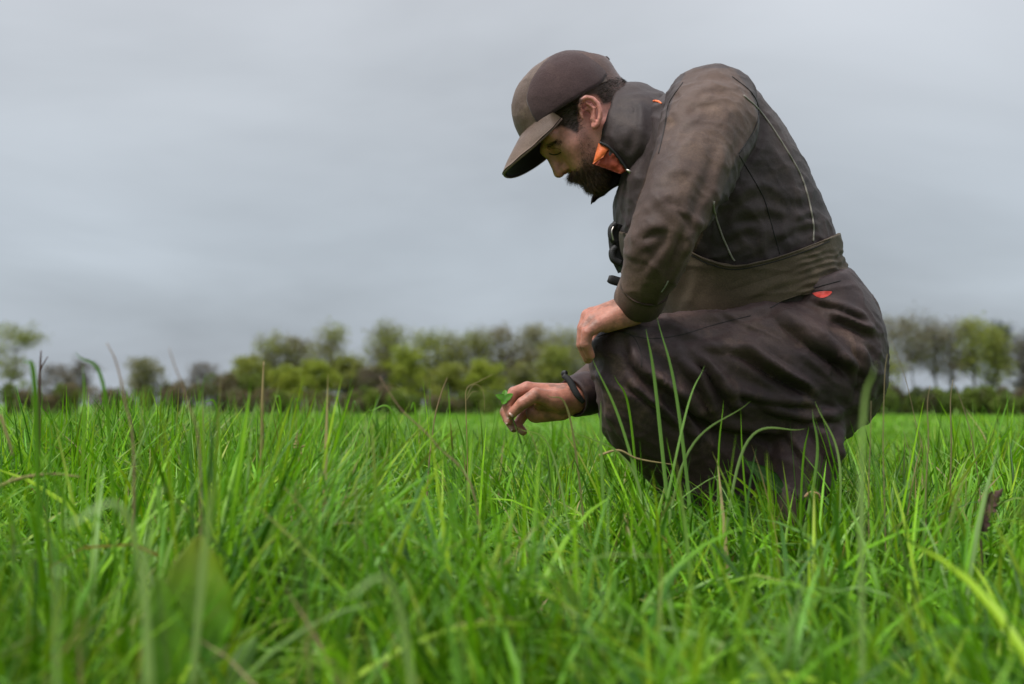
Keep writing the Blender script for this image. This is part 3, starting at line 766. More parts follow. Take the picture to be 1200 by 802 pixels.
# ------------------------------------------------------------------ trees
M_BARK = mat_attr('bark', rough=0.9, spec=0.2, varscale=2.0, bump=0.5, bscale=14)
M_TLEAF = mat_attr('tree_leaves', rough=0.6, transl=0.3, spec=0.3)
def leaf_cards(C, size, col, r):
    n = len(C)
    a = r.normal(0, 1, (n, 3)); a /= np.linalg.norm(a, axis=1)[:, None]
    b = np.cross(a, r.normal(0, 1, (n, 3))); b /= np.linalg.norm(b, axis=1)[:, None]
    s = size * r.uniform(0.6, 1.35, (n, 1))
    V = np.stack([C - a * s, C - b * s * .55, C + a * s, C + b * s * .55], 1).reshape(-1, 3)
    return V, np.arange(4 * n).reshape(n, 4), np.repeat(col, 4, axis=0)
def make_tree(px, top, Y, w_px, style, label, cat='tree', base_z=None, seed=0, cols=None, group=None, name='tree', density=1.0, lean=0.0, cb=0.35):
    """px: trunk pixel, top: pixel row of the crown top, w_px: crown width"""
    r = np.random.default_rng(seed)
    pt = P(px, top, Y); x0 = pt[0]; gz = float(ground_z(x0, Y)) if base_z is None else base_z
    H = pt[2] - gz; W = w_px * (1.28 if px < 1000 else 0.98) / FPX * Y / 2
    root = empty(name, (x0, Y, gz)); tag(root, label, cat, group)
    base = np.array([x0, Y, gz - 0.1])
    bark = np.array([0.115, 0.10, 0.08]) * r.uniform(0.8, 1.15)
    tubes = []; tips = []
    def limb(a, b, r0, r1, n=6, sag=0.12, seg=5):
        d = b - a; l = np.linalg.norm(d)
        mid = a + d * 0.5 + r.normal(0, 1, 3) * l * 0.07 + np.array([0, 0, -sag * l * 0.4])
        tubes.append(tube(np.array([a, mid, b]), [r0, (r0 + r1) / 2, r1], seg, n, cap=False)); return mid
    top_p = base + np.array([lean * H, 0, H * 0.80])
    tr = 0.017 * H + 0.03
    nstem = {'fan': 4, 'scrub': 9}.get(style, 1)
    clusters = []
    if style == 'scrub':
        nc = 34
    else:
        nc = {'flat': 26, 'fan': 52, 'tall': 42, 'bare': 36, 'round': 50, 'narrow': 28, 'pine': 24}.get(style, 40)
    trunk_pts = []
    for s in range(nstem):
        off = np.array([(s - (nstem - 1) / 2) * 0.35 if nstem > 1 else 0, r.normal(0, .2) if nstem > 1 else 0, 0])
        tp = top_p + (np.array([(s - (nstem - 1) / 2) / max(1, nstem - 1) * 1.5 * W, r.normal(0, .3) * W, -H * 0.12]) if nstem > 1 else 0)
        if style == 'scrub': tp = base + np.array([r.uniform(-.8, .8) * W, r.uniform(-.6, .6) * W, H * r.uniform(.6, .95)])
        m1 = base + off + (tp - base) * 0.35 + np.array([r.normal(0, .02) * H, 0, 0]); m2 = base + (tp - base) * 0.7 + np.array([r.normal(0, .02) * H, 0, 0])
        pts = catmull(np.array([base + off, m1, m2, tp]), 14)
        k = 0.6 if nstem > 1 else 1.0
        rad = np.linspace(tr * k, tr * 0.18 * k, 14); rad[0] *= 1.35
        tubes.append(tube(pts, rad, 8, cap=False)); trunk_pts.append((pts, rad))
    tV, tF = merge(tubes); tubes = []
    for c in range(nc):
        f = (c + r.uniform(0, 1)) / nc                      # 0 low in the crown, 1 top
        ang = r.uniform(0, 2 * np.pi)
        if style == 'flat':      h = 0.42 + 0.56 * r.choice([0.05, 0.30, 0.55, 0.80, 0.98]); rad = W * r.uniform(0.25, 1.0) * (0.75 + 0.3 * h)
        elif style in ('fan',):  h = 0.42 + 0.55 * f ** 0.7; rad = W * (0.35 + 0.62 * np.sin(np.pi * (0.15 + 0.7 * f)) ** .7) * r.uniform(.35, 1)
        elif style == 'narrow':  h = cb + (0.97 - cb) * f; rad = W * np.sin(np.pi * (0.12 + 0.83 * f)) ** .8 * r.uniform(.2, 1)
        elif style == 'scrub':   h = 0.25 + 0.72 * f; rad = W * r.uniform(.1, 1) * (1.05 - .35 * f)
        elif style == 'pine':    h = 0.45 + 0.5 * f; rad = W * (1.1 - f) * r.uniform(.3, 1)
        else:                    h = cb + (0.97 - cb) * f; rad = W * np.sin(np.pi * (0.16 + 0.76 * f)) ** .6 * r.uniform(.25, 1.0)
        cen = base + np.array([lean * H * h + rad * np.cos(ang), rad * np.sin(ang), H * h])
        clusters.append(cen)
        pts, rads = trunk_pts[int(np.argmin([abs(p_[8][0] - cen[0]) + .1 * r.uniform() for p_, _ in trunk_pts]))]
        hh = (cen[2] - base[2]) - (0.22 if style != 'flat' else .12) * rad - 0.12 * H * r.uniform(.3, 1)
        i = int(np.clip(np.searchsorted(pts[:, 2] - base[2], hh), 2, 12))
        r0 = rads[i] * 0.75
        mid = limb(pts[i], cen, r0, r0 * 0.25)
        cr_ = H * r.uniform(0.055, 0.10)
        nt_ = {'bare': 24, 'fan': 18}.get(style, 8)
        for q in range(nt_):
            d = r.normal(0, 1, 3); d[2] = abs(d[2]) * .8 + .1; d /= np.linalg.norm(d)
            st = cen if q % 3 else (mid + cen) / 2
            e = st + d * cr_ * r.uniform(.8, 1.6); tubes.append(tube(np.array([st, (st + e) / 2 + r.normal(0, .03, 3) * cr_, e]), [r0 * .3, r0 * .2, 0.012], 3, cap=False)); tips.append(e)
            for z in range(2 if nt_ > 8 else 1):
                d2 = d + r.normal(0, .6, 3); d2 /= np.linalg.norm(d2); e2 = e + d2 * cr_ * .6
                tubes.append(tube(np.array([e, e2]), [0.018, 0.008], 3, cap=False)); tips.append(e2)
    V, F = merge([(tV, tF)] + tubes)
    mesh_obj('trunk', V, F, M_BARK, root, attrs={'tint': np.broadcast_to(bark, (len(V), 3))})
    tips = np.array(tips); cols = np.array(cols)
    k = int(round({'flat': 9, 'fan': 1.5, 'tall': 10, 'bare': 1.1, 'round': 13, 'narrow': 10, 'scrub': 5, 'pine': 26}[style] * density))
    n = max(1, int(len(tips) * k))
    idx = r.integers(0, len(tips), n)
    sz = H * 0.048
    C = tips[idx] + r.normal(0, 1, (n, 3)) * np.array([sz, sz, sz * .7])
    cc = cols[r.integers(0, len(cols), len(clusters) + 1)][(idx * 7 // 50) % (len(clusters))] * r.uniform(.75, 1.25, (n, 1))
    V, F, c3 = leaf_cards(C, 0.10 if style == 'bare' else 0.15, cc, r)
    mesh_obj('crown', V, F, M_TLEAF, root, False, attrs={'tint': c3})
    return root
SG = [[0.25, 0.28, 0.055], [0.21, 0.25, 0.055], [0.28, 0.30, 0.06]]            # fresh spring green
SG2 = [[0.27, 0.33, 0.040], [0.30, 0.35, 0.045], [0.23, 0.29, 0.040]]           # brighter
OL = [[0.20, 0.195, 0.095], [0.22, 0.205, 0.105], [0.18, 0.185, 0.09]]              # grey olive, buds
BN = [[0.155, 0.125, 0.10], [0.18, 0.14, 0.11], [0.14, 0.125, 0.095]]              # bare, brown-purple
def build_trees():
    T = [
     # px, top, Y, width, style, cols, density, seed, lean, cb, label
     (18, 387, 150, 40, 'flat', SG+OL, 1.0, 101, 0, .4, 'slender tree with a flat layered open crown alone at the far left'),
     (68, 430, 150, 50, 'bare', BN, 1.6, 102, 0, .2, 'low bare purple-brown twiggy tree right of the flat-topped one'),
     (92, 424, 158, 30, 'bare', BN, 1.0, 103, .12, .3, 'thin bare tree leaning right behind the purple-brown twigs'),
     (170, 423, 150, 36, 'tall', OL, .8, 104, 0, .3, 'small grey-green airy tree standing alone in the left sky'),
     (198, 452, 152, 24, 'bare', OL, 2.0, 105, 0, .2, 'smallest tree, low between the airy grey tree and the bare dark one'),
     (238, 427, 150, 34, 'bare', BN, 1.3, 106, .04, .35, 'bare dark twiggy tree at the start of the rising scrub'),
     (292, 420, 146, 40, 'round', SG, 1.0, 107, 0, .15, 'rounded green tree at the left end of the wood'),
     (320, 397, 150, 44, 'tall', SG+OL, .9, 108, 0, .3, 'green tree with a domed top, first tall tree of the wood'),
     (349, 399, 153, 40, 'tall', OL+BN, .75, 109, 0, .35, 'brownish open tree between the domed one and the tallest spire'),
     (388, 385, 150, 40, 'narrow', OL+SG, 1.2, 110, 0, .3, 'tall narrow tree with a pointed crown left of the sky gap'),
     (372, 425, 142, 40, 'round', SG2, 1.0, 111, 0, .1, 'bright yellow-green low tree before the narrow pointed one'),
     (408, 420, 148, 40, 'round', SG, .9, 112, 0, .15, 'low dull green tree under the sky gap'),
     (436, 432, 146, 36, 'round', OL+BN, 1.2, 113, 0, .1, 'squat brown-green tree in the dip of the wood'),
     (456, 384, 150, 40, 'tall', SG+OL, 1.0, 114, 0, .35, 'tall tree with dark slim trunk at the right side of the sky gap'),
     (476, 410, 145, 40, 'round', SG2, 1.1, 115, 0, .1, 'bright green tree before the dark slim trunk'),
     (500, 391, 150, 44, 'tall', SG, 1.0, 116, 0, .25, 'full green tree with a flat-domed top in the middle of the wood'),
     (530, 394, 152, 40, 'tall', SG+OL, .9, 117, 0, .25, 'green tree with a ragged top right of the flat-domed one'),
     (560, 389, 150, 42, 'tall', OL+SG, .75, 118, 0, .3, 'airy olive tree with sky showing through its top'),
     (588, 387, 152, 42, 'tall', BN+OL, .9, 119, 0, .3, 'reddish-brown budding tree above the picking hand'),
     (570, 425, 144, 46, 'round', SG2, .9, 120, 0, .1, 'low bright green tree before the airy olive one'),
     (622, 384, 150, 42, 'tall', OL, .9, 121, 0, .3, 'tall grey-green tree with a pale trunk above the wrist'),
     (648, 408, 146, 40, 'round', SG, 1.0, 122, 0, .12, 'green tree low between pale-trunked tree and the fist'),
     (662, 389, 152, 40, 'tall', OL+SG, .8, 123, 0, .3, 'olive tree just left of the hand on the knee'),
     (690, 395, 150, 40, 'tall', SG+OL, 1.0, 124, 0, .2, 'green tree partly hidden behind the knee'),
     (525, 428, 143, 44, 'round', SG, 1.0, 125, 0, .08, 'low green tree at the foot of the ragged-topped one'),
     (330, 432, 143, 42, 'round', SG2, 1.1, 126, 0, .05, 'bright low tree at the foot of the domed one'),
     (614, 430, 143, 40, 'round', OL+SG, 1.0, 127, 0, .08, 'dull low tree at the foot of the pale-trunked one'),
     (1056, 376, 140, 84, 'fan', OL+BN, 1.3, 131, 0, .4, 'wide grey-brown multi-stemmed tree just right of the man'),
     (1030, 400, 136, 44, 'tall', SG, .6, 132, 0, .15, 'pale yellow-green sapling tree at the left foot of the multi-stemmed one'),
     (1096, 386, 141, 26, 'narrow', OL+BN, .4, 133, 0, .45, 'slim tree between the multi-stemmed one and the bare spindle'),
     (1113, 379, 140, 24, 'narrow', BN, .3, 134, 0, .35, 'narrow bare brown spindle-shaped tree left of the green one'),
     (1139, 377, 140, 48, 'round', SG, .55, 135, 0, .45, 'green-topped tree with a clear trunk right of the spindle'),
     (1163, 386, 141, 40, 'tall', SG, .4, 136, 0, .3, 'thin green tree under the dark evergreen top'),
     (1198, 394, 142, 30, 'bare', BN, 1.2, 138, 0, .3, 'bare grey tree cut by the right edge of the picture'),
    ]
    for (px, top, Y, w, st, cols, den, sd_, ln_, cb, lb) in T:
        make_tree(px, top, Y, w, st, lb, cols=cols, density=den, seed=sd_, lean=ln_, cb=cb)
    make_tree(1168, 382, 146, 26, 'pine', 'dark evergreen with a leaning tufted top above the thin green tree', 'pine tree', cols=[[0.012, 0.022, 0.016]], density=.5, seed=137, lean=.03, name='pine_tree')
    # behind the man, for the view from the side
    for i, (px, top, st) in enumerate([(730, 392, 'tall'), (775, 388, 'tall'), (820, 396, 'round'), (870, 390, 'tall'), (915, 398, 'round'), (960, 392, 'tall'), (995, 399, 'tall')]):
        make_tree(px, top, 150, 42, st, 'spring-green tree of the wood hidden behind the crouching man', cols=SG+OL, density=.8, seed=150+i, group='trees behind the man')
def shrub(px, top, Y, w_px, cols, label, seed, leafy=1.0, twiggy=1.0, group=None, name='bush', cat='bush'):
    r = np.random.default_rng(seed); pt = P(px, top, Y); x0 = pt[0]; gz = float(ground_z(x0, Y)); H = pt[2] - gz; W = w_px / FPX * Y / 2
    root = empty(name, (x0, Y, gz)); tag(root, label, cat, group); base = np.array([x0, Y, gz])
    lob = [(r.uniform(-.75, .75) * W, r.uniform(-.5, .5) * W * .7, H * r.uniform(.3, .72), r.uniform(.26, .42)) for _ in range(9)]
    tubes = []; C = []; 
    for k in range(int(90 * twiggy)):
        lx, ly, lz, lr = lob[r.integers(0, 9)]
        st = base + np.array([lx * r.uniform(.3, .9), ly * .6, -0.05]); e = base + np.array([lx + r.normal(0, .3) * W * .4, ly + r.normal(0, .3), min(H * 1.02, lz + H * r.uniform(.05, lr))])
        tubes.append(tube(np.array([st, (st + e) / 2 + r.normal(0, .1, 3), e]), [0.045, 0.025, 0.008], 3, 5, cap=False))
    V, F = merge(tubes); mesh_obj('stems', V, F, M_BARK, root, attrs={'tint': np.broadcast_to(np.array([.10, .075, .055]), (len(V), 3))})
    n = int(3600 * leafy)
    li = r.integers(0, 9, n); lo = np.array(lob)[li]
    d = r.normal(0, 1, (n, 3)); d /= np.linalg.norm(d, axis=1)[:, None]; rad = r.uniform(.35, 1, n) ** .45
    C = base + np.stack([lo[:, 0] + d[:, 0] * rad * lo[:, 3] * W * .9, lo[:, 1] + d[:, 1] * rad * lo[:, 3] * W * .7, lo[:, 2] + d[:, 2] * rad * lo[:, 3] * H * 1.0], -1)
    C[:, 2] = np.maximum(C[:, 2], gz + .05); ok = C[:, 2] < gz + H * 1.05; C = C[ok]; li = li[ok]
    cols = np.array(cols); cc = cols[(li + seed) % len(cols)] * r.uniform(.7, 1.3, (len(C), 1))
    V, F, c3 = leaf_cards(C, 0.16, cc, r); mesh_obj('foliage', V, F, M_TLEAF, root, False, attrs={'tint': c3})
def build_shrubs():
    GR = [[0.15, 0.20, 0.035], [0.18, 0.235, 0.040], [0.12, 0.17, 0.035]]
    BR_ = [[0.165, 0.13, 0.085], [0.15, 0.14, 0.07], [0.18, 0.14, 0.09]]
    MX = GR + BR_
    S = [(8, 452, 140, 50, GR, 'green bush at the left edge under the flat-crowned tree'), (48, 458, 138, 46, BR_, 'brown thorny bush below the purple-brown twiggy tree'),
         (90, 460, 139, 50, MX, 'brown and green bush left of the airy grey tree'), (132, 462, 138, 46, BR_, 'low brown bush in the gap before the airy grey tree'),
         (172, 458, 137, 46, GR, 'green bush at the foot of the airy grey tree'), (212, 456, 138, 48, BR_, 'brown bush under the smallest tree'),
         (250, 446, 139, 56, MX, 'tall brown-green bush where the scrub starts to rise'), (285, 440, 140, 50, GR, 'tall green bush touching the left end of the wood'),
         (300, 456, 134, 52, BR_, 'russet bush before the left end of the wood'), (350, 458, 134, 54, MX, 'mixed bush before the brownish open tree'),
         (395, 456, 134, 50, BR_, 'brown bush at the edge of the field under the narrow tree'), (435, 452, 135, 50, MX, 'bush in the dip of the wood at the field edge'),
         (480, 458, 134, 52, GR, 'green bush at the field edge below the bright tree'), (522, 460, 134, 48, MX, 'low bush at the field edge below the ragged tree'),
         (562, 458, 134, 50, GR, 'bush at the field edge left of the picking hand'), (604, 457, 134, 50, MX, 'bush at the field edge just above the picking hand'),
         (646, 457, 134, 50, GR, 'bush at the field edge above the strapped wrist'), (688, 456, 134, 50, MX, 'bush at the field edge beside the knee')]
    for i, (px, top, Y, w, cols, lb) in enumerate(S): shrub(px, top - (9 if px < 290 else 0) + (5 if i % 3 == 1 else 0), Y, w + 14, cols, lb, 200 + i)
    HG = [[0.13, 0.185, 0.035], [0.16, 0.215, 0.040], [0.11, 0.16, 0.035]]
    HB = [[0.11, 0.105, 0.055], [0.13, 0.11, 0.065], [0.10, 0.13, 0.045]]
    R_ = [(1028, 452, 128, 44, HG, 'green hedge bush touching the seat of the trousers'), (1058, 453, 129, 42, HG+HB, 'hedge bush under the multi-stemmed tree'),
          (1088, 456, 128, 40, HB+HG, 'darker hedge bush under the slim tree'), (1114, 455, 129, 38, HG, 'green hedge bush under the bare spindle'),
          (1140, 452, 128, 44, HG, 'bright hedge bush under the green-topped tree'), (1163, 452, 127, 44, HG+HB, 'rounded hedge bush, biggest of the right hedge'),
          (1190, 462, 124, 44, HG, 'low bright bush in front of the hedge at the right edge'), (1194, 451, 134, 50, BR_, 'brown bush behind the low bright one at the right edge')]
    for i, (px, top, Y, w, cols, lb) in enumerate(R_): shrub(px, top, Y, w + 8, cols, lb, 260 + i, 1.3)
    for i in range(10): shrub(725 + 32 * i, 456, 132, 50, GR, 'bush of the hedge line hidden behind the crouching man', 290 + i, .8, .5, 'bushes behind the man')
if True:
    build_trees(); build_shrubs()
# ------------------------------------------------------------------ the man
YM = 1.86                                   # his middle plane
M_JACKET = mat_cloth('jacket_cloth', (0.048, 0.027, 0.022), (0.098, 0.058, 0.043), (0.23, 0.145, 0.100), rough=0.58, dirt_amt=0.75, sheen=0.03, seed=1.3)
M_JACKET_D = mat_cloth('jacket_panel_cloth', (0.029, 0.019, 0.020), (0.056, 0.037, 0.035), (0.13, 0.09, 0.07), rough=0.6, dirt_amt=0.35, sheen=0.03, seed=5.3)
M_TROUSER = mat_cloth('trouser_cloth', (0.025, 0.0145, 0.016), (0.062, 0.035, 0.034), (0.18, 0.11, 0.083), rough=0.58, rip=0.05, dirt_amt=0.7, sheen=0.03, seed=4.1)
M_BIB = mat_cloth('bib_cloth', (0.068, 0.046, 0.028), (0.108, 0.077, 0.048), (0.030, 0.026, 0.018), rough=0.8, dirt_amt=0.6, sheen=0.1, seed=7.9)
M_CAP = mat_cloth('cap_waxed', (0.100, 0.063, 0.048), (0.175, 0.117, 0.088), (0.28, 0.20, 0.15), rough=0.55, dirt_amt=0.6, sheen=0.0, seed=2.2)
M_CAPP = mat_cloth('cap_fleece', (0.044, 0.024, 0.027), (0.064, 0.036, 0.036), (0.13, 0.08, 0.06), rough=0.95, dirt_amt=0.4, sheen=0.15, seed=3.2)
M_BLACK = mat_plain('black_webbing', (0.016, 0.015, 0.016), 0.6, bump=0.3, bscale=500)
M_LINING = mat_plain('black_lining', (0.012, 0.011, 0.012), 0.8, bump=0.4, bscale=300)
M_PIPE = mat_plain('grey_piping', (0.26, 0.235, 0.20), 0.5)
M_SEAM = mat_plain('dark_seam', (0.018, 0.014, 0.014), 0.8)
M_ORANGE = mat_plain('orange_nylon', (0.80, 0.165, 0.035), 0.45, bump=0.5, bscale=160, var=0.12)
M_ORANGE_SHADED = mat_plain('orange_lining_shaded', (0.38, 0.060, 0.022), 0.6, bump=0.8, bscale=120, var=0.3)  # the flap's orange with the shade inside the collar put into it
M_RED = mat_plain('red_print', (0.60, 0.045, 0.030), 0.55, bump=0.2, bscale=400, var=0.2)
M_METAL = mat_plain('zip_metal', (0.45, 0.42, 0.38), 0.35, 0.9)
M_RUBBER = mat_plain('boot_rubber', (0.03, 0.026, 0.022), 0.55, bump=0.4, bscale=150, var=0.3)
M_BOOT = mat_plain('boot_leather', (0.075, 0.048, 0.032), 0.6, bump=0.6, bscale=140, var=0.35)
M_SKIN = mat_attr('skin', rough=0.48, spec=0.45, sss=0.12, bump=0.55, bscale=260, varscale=120)
M_HAIR = mat_attr('hair', rough=0.5, spec=0.4)

gm_ = P(880, 650, YM); man = empty('person', (gm_[0], YM, 0))
tag(man, 'bearded man in brown cap, jacket and overalls crouching to pick clover', 'person')
def part(name, V, F, mat, parent=None, **kw): return mesh_obj(name, V, F, mat, parent or man, **kw)
def mir(p): q = np.array(p, float); q[..., 1] = 2 * YM - q[..., 1]; return q

def loft(secs, nu=60, nv=48, caps=(0.5, 0.5), expo=2.0):
    """secs: (point a, point b, half depth): cross-sections whose ends in the side view are a and b (world)"""
    A = catmull(np.array([s[0] for s in secs]), nu); B = catmull(np.array([s[1] for s in secs]), nu)
    D = catmull(np.array([[s[2]] for s in secs]), nu)[:, 0]
    C = (A + B) / 2; H = (B - A) / 2
    T = np.gradient(C, axis=0); T /= np.linalg.norm(T, axis=1)[:, None]
    dep = np.cross(T, H); dep /= np.linalg.norm(dep, axis=1)[:, None]
    v = np.linspace(0, 2 * np.pi, nv, endpoint=False)
    ce, se = np.cos(v), np.sin(v)
    ce = np.sign(ce) * np.abs(ce) ** (2 / expo); se = np.sign(se) * np.abs(se) ** (2 / expo)
    G = C[:, None] + H[:, None] * ce[None, :, None] + (dep * D[:, None])[:, None] * se[None, :, None]
    # rounded ends
    rows = []
    k = 5
    r0 = np.linalg.norm(H[0]) * caps[0]; r1 = np.linalg.norm(H[-1]) * caps[1]
    for i in range(k, 0, -1):
        a = i / k * np.pi / 2 * 0.97; rows.append(C[0] + (G[0] - C[0]) * np.cos(a) - T[0] * r0 * np.sin(a))
    rows += list(G)
    for i in range(1, k + 1):
        a = i / k * np.pi / 2 * 0.97; rows.append(C[-1] + (G[-1] - C[-1]) * np.cos(a) + T[-1] * r1 * np.sin(a))
    G = np.array(rows); n = len(G)
    V = G.reshape(-1, 3); F = grid_faces(n, nv, True)
    V = np.concatenate([V, [G[0].mean(0), G[-1].mean(0)]]); jj = np.arange(0, nv, 2)
    F0 = np.stack([np.full(len(jj), len(V) - 2), (jj + 2) % nv, (jj + 1) % nv, jj], -1)
    b = (n - 1) * nv; F1 = np.stack([np.full(len(jj), len(V) - 1), b + jj, b + (jj + 1) % nv, b + (jj + 2) % nv], -1)
    return V, np.concatenate([F, F0, F1])

# ---- jacket: trunk and both sleeves grown together
T_SEC = [((800, 395), (982, 330), .150), ((770, 345), (976, 303), .158), ((738, 300), (966, 262), .168), ((725, 262), (940, 205), .178),
         ((724, 232), (908, 152), .182), ((733, 198), (866, 104), .175), ((740, 172), (822, 99), .130), ((738, 160), (780, 119), .085)]
def trunk_secs(grow=0.0):
    out = []
    for a, b, d in T_SEC:
        A, B = P(*a, YM), P(*b, YM); u = (B - A) / np.linalg.norm(B - A)
        out.append((A - u * grow, B + u * grow, d + grow))
    return out
def armsec(rows):
    out = []
    for (ax, ay), (bx, by), Y, d in rows: out.append((P(ax, ay, Y), P(bx, by, Y), d))
    return out
SLEEVE_N = [((782, 118), (885, 118), 1.72, .066), ((775, 150), (889, 152), 1.655, .072), ((764, 188), (868, 196), 1.60, .070), ((752, 226), (842, 238), 1.555, .066),
            ((741, 262), (817, 276), 1.535, .060), ((733, 300), (800, 312), 1.55, .052), ((727, 330), (781, 344), 1.58, .042), ((724, 347), (771, 362), 1.60, .035)]
SLEEVE_F = [((790, 125), (880, 125), 2.00, .066), ((775, 170), (868, 185), 2.05, .066), ((765, 240), (845, 255), 2.04, .062), ((765, 310), (835, 345), 2.00, .058),
            ((750, 365), (800, 415), 1.95, .052), ((712, 405), (748, 462), 1.885, .046), ((686, 428), (708, 481), 1.84, .040), ((670, 443), (687, 486), 1.812, .035)]
jv, jf = remesh([loft(trunk_secs(), 50, 56, (0.5, 0.5), 2.2), loft(armsec(SLEEVE_N), 60, 44, (0.55, 0.05)), loft(armsec(SLEEVE_F), 60, 40, (0.7, 0.05))], 0.0042, 7)
J_FOLDS = [
    # shoulder pleats above the armhole
    (((800, 92), (792, 112), (786, 138)), 5, .0035), (((812, 95), (835, 88), (860, 92)), 5, .0025), (((806, 118), (830, 104), (858, 104)), 6, .0030),
    (((797, 140), (812, 122), (840, 116)), 6, .0028), (((790, 172), (800, 150), (822, 138)), 7, .0030),
    # armhole seam valley on the back
    (((884, 112), (893, 140), (886, 172), (864, 200)), 5, -.006), (((864, 185), (850, 215), (838, 240)), 5, -.004),
    # long pulls down the sleeve
    (((848, 160), (842, 200), (828, 240), (812, 275)), 8, .0045), (((872, 165), (858, 200), (842, 232)), 6, .0035),
    (((800, 175), (782, 215), (762, 250), (748, 285)), 11, .0022), (((775, 232), (796, 250), (808, 268)), 6, -.0028),
    (((760, 222), (785, 205), (815, 198)), 8, .0020), (((750, 252), (772, 236), (800, 232)), 8, .0018),
    (((742, 284), (758, 270), (785, 262)), 6, .0026), (((736, 306), (752, 290), (770, 284)), 6, .0020), (((790, 268), (782, 292), (762, 318), (748, 326)), 6, .0028),
    (((806, 262), (800, 290), (790, 315), (780, 338)), 5, .0048), (((816, 250), (810, 275), (796, 300)), 4.5, .0034),
    # back panel: soft drags towards the waist
    (((905, 170), (925, 205), (945, 250)), 14, .0028), (((880, 190), (896, 232), (900, 270)), 12, -.0026), (((850, 262), (876, 248), (905, 246), (930, 252)), 8, .0030),
    (((843, 282), (868, 268), (890, 270)), 7, .0030), (((900, 285), (925, 268), (955, 262)), 6, .0034), (((858, 238), (880, 222), (898, 220)), 9, .0020),
    (((925, 262), (945, 250), (962, 256)), 5, .0026), (((905, 225), (925, 232), (950, 232)), 8, .0018),
    # front
    (((742, 190), (740, 225), (736, 262)), 6, .0040), (((755, 170), (750, 205), (745, 240)), 6, -.0035), (((765, 130), (770, 160), (760, 195)), 6, .0035),
]
jv = folds(jv, jf, [(a_, b_ * 1.1, c_ * 1.35) for a_, b_, c_ in J_FOLDS])
nn_ = vnormals(jv, jf)
an = np.stack([jv[:, 0] * 9 - jv[:, 2] * 16, jv[:, 1] * 10, jv[:, 2] * 13 + jv[:, 0] * 20], -1)
pj = project(jv)
busy = .35 + .65 * np.clip(np.exp(-((pj[:, 0] - 775) ** 2 + (pj[:, 1] - 285) ** 2) / 60 ** 2) + np.exp(-((pj[:, 0] - 860) ** 2 + (pj[:, 1] - 225) ** 2) / 45 ** 2) + np.exp(-((pj[:, 0] - 800) ** 2 + (pj[:, 1] - 120) ** 2) / 40 ** 2) + np.exp(-((pj[:, 1] - 285) ** 2) / 25 ** 2) * (pj[:, 0] > 830), 0, 1)
jv = jv + nn_ * (0.0018 * fbm(an, 3, 40) + 0.0040 * fbm(jv * 8, 2, 41) + busy * 0.0055 * crease(an * .55, 43) + busy * .003 * crease(jv * np.array([22, 18, 26]), 44) + .0014 * crease(an * 1.6 + 3, 45))[:, None]
_cA = (P(729, 328, 1.575) + P(782, 344, 1.575)) / 2; _cB = (P(724, 350, 1.605) + P(770, 365, 1.605)) / 2
_fA = (P(681, 436, 1.82) + P(701, 482, 1.82)) / 2; _fB = (P(661, 444, 1.79) + P(681, 489, 1.79)) / 2
fc_ = jv[jf].mean(1); keep = np.ones(len(jf), bool)
for a_, b_ in ((_cA, _cB), (_fA, _fB)):
    m_ = (a_ + b_) / 2; T_ = (b_ - a_) / np.linalg.norm(b_ - a_)
    keep &= ~((((fc_ - m_) @ T_) > 0) & (np.linalg.norm(fc_ - m_, axis=1) < .075))
jf = jf[keep]
fcp = project(jv[jf].mean(1)); fcc = jv[jf].mean(1)
near_sl = in_poly(fcp, [(806, 80), (790, 112), (782, 140), (775, 165), (762, 192), (749, 228), (739, 262), (722, 305), (700, 380), (785, 380), (812, 300), (842, 238), (864, 182), (888, 150), (888, 128), (880, 108), (860, 80)]) & (fcc[:, 1] < YM - .06)
ax_f = catmull(np.array([(s_[0] + s_[1]) / 2 for s_ in armsec(SLEEVE_F)]), 40)
far_sl = (np.min(np.linalg.norm(fcc[:, None] - ax_f[None], axis=-1), 1) < .078) & (fcc[:, 1] > YM - .09) & (fcc[:, 2] < P(0, 190, 2.0)[2])
def blobs2(px_, items):
    m = np.zeros(len(px_))
    for x_, y_, rx, ry, a_ in items: m = np.maximum(m, a_ * np.exp(-(((px_[:, 0] - x_) / rx) ** 2 + ((px_[:, 1] - y_) / ry) ** 2)))
    return m
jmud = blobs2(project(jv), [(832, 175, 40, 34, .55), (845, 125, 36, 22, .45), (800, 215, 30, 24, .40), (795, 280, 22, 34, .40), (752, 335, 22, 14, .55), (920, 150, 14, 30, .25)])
jacket = part('jacket', jv, jf, [M_JACKET, M_JACKET_D], attrs={'mud_lit': jmud})
jacket.data.polygons.foreach_set('material_index', np.where(near_sl | far_sl, 0, 1).astype(np.int32)[:len(jacket.data.polygons)])
jtree = bvh(jv, jf)

def line_on(name, tree, pix, r, mat, parent, lift=0.0006, n=60, flat=None):
    pts = on_surface(tree, catmull(np.array(pix, float), n), lift)
    V, F = tube(pts, r, 6, flat=flat); return mesh_obj(name, V, F, mat, parent)
line_on('piping', jtree, [(871, 112), (893, 133), (918, 170), (938, 205), (947, 232), (953, 262), (953, 283)], .0016, M_PIPE, jacket)
line_on('piping', jtree, [(836, 236), (837, 248), (846, 275), (857, 300), (861, 306)], .0016, M_PIPE, jacket)
line_on('back_seam', jtree, [(866, 182), (880, 205), (895, 232), (904, 262), (914, 298)], .0011, M_SEAM, jacket, 0.0001)
line_on('armhole_seam', jtree, [(800, 97), (784, 122), (779, 150), (772, 180)], .0012, M_SEAM, jacket, 0.0001)
line_on('armhole_seam', jtree, [(858, 90), (880, 108), (889, 128), (884, 152), (866, 180)], .0012, M_SEAM, jacket, 0.0001)
line_on('piping', jtree, [(775, 342), (780, 335), (783, 329)], .0012, M_PIPE, jacket)

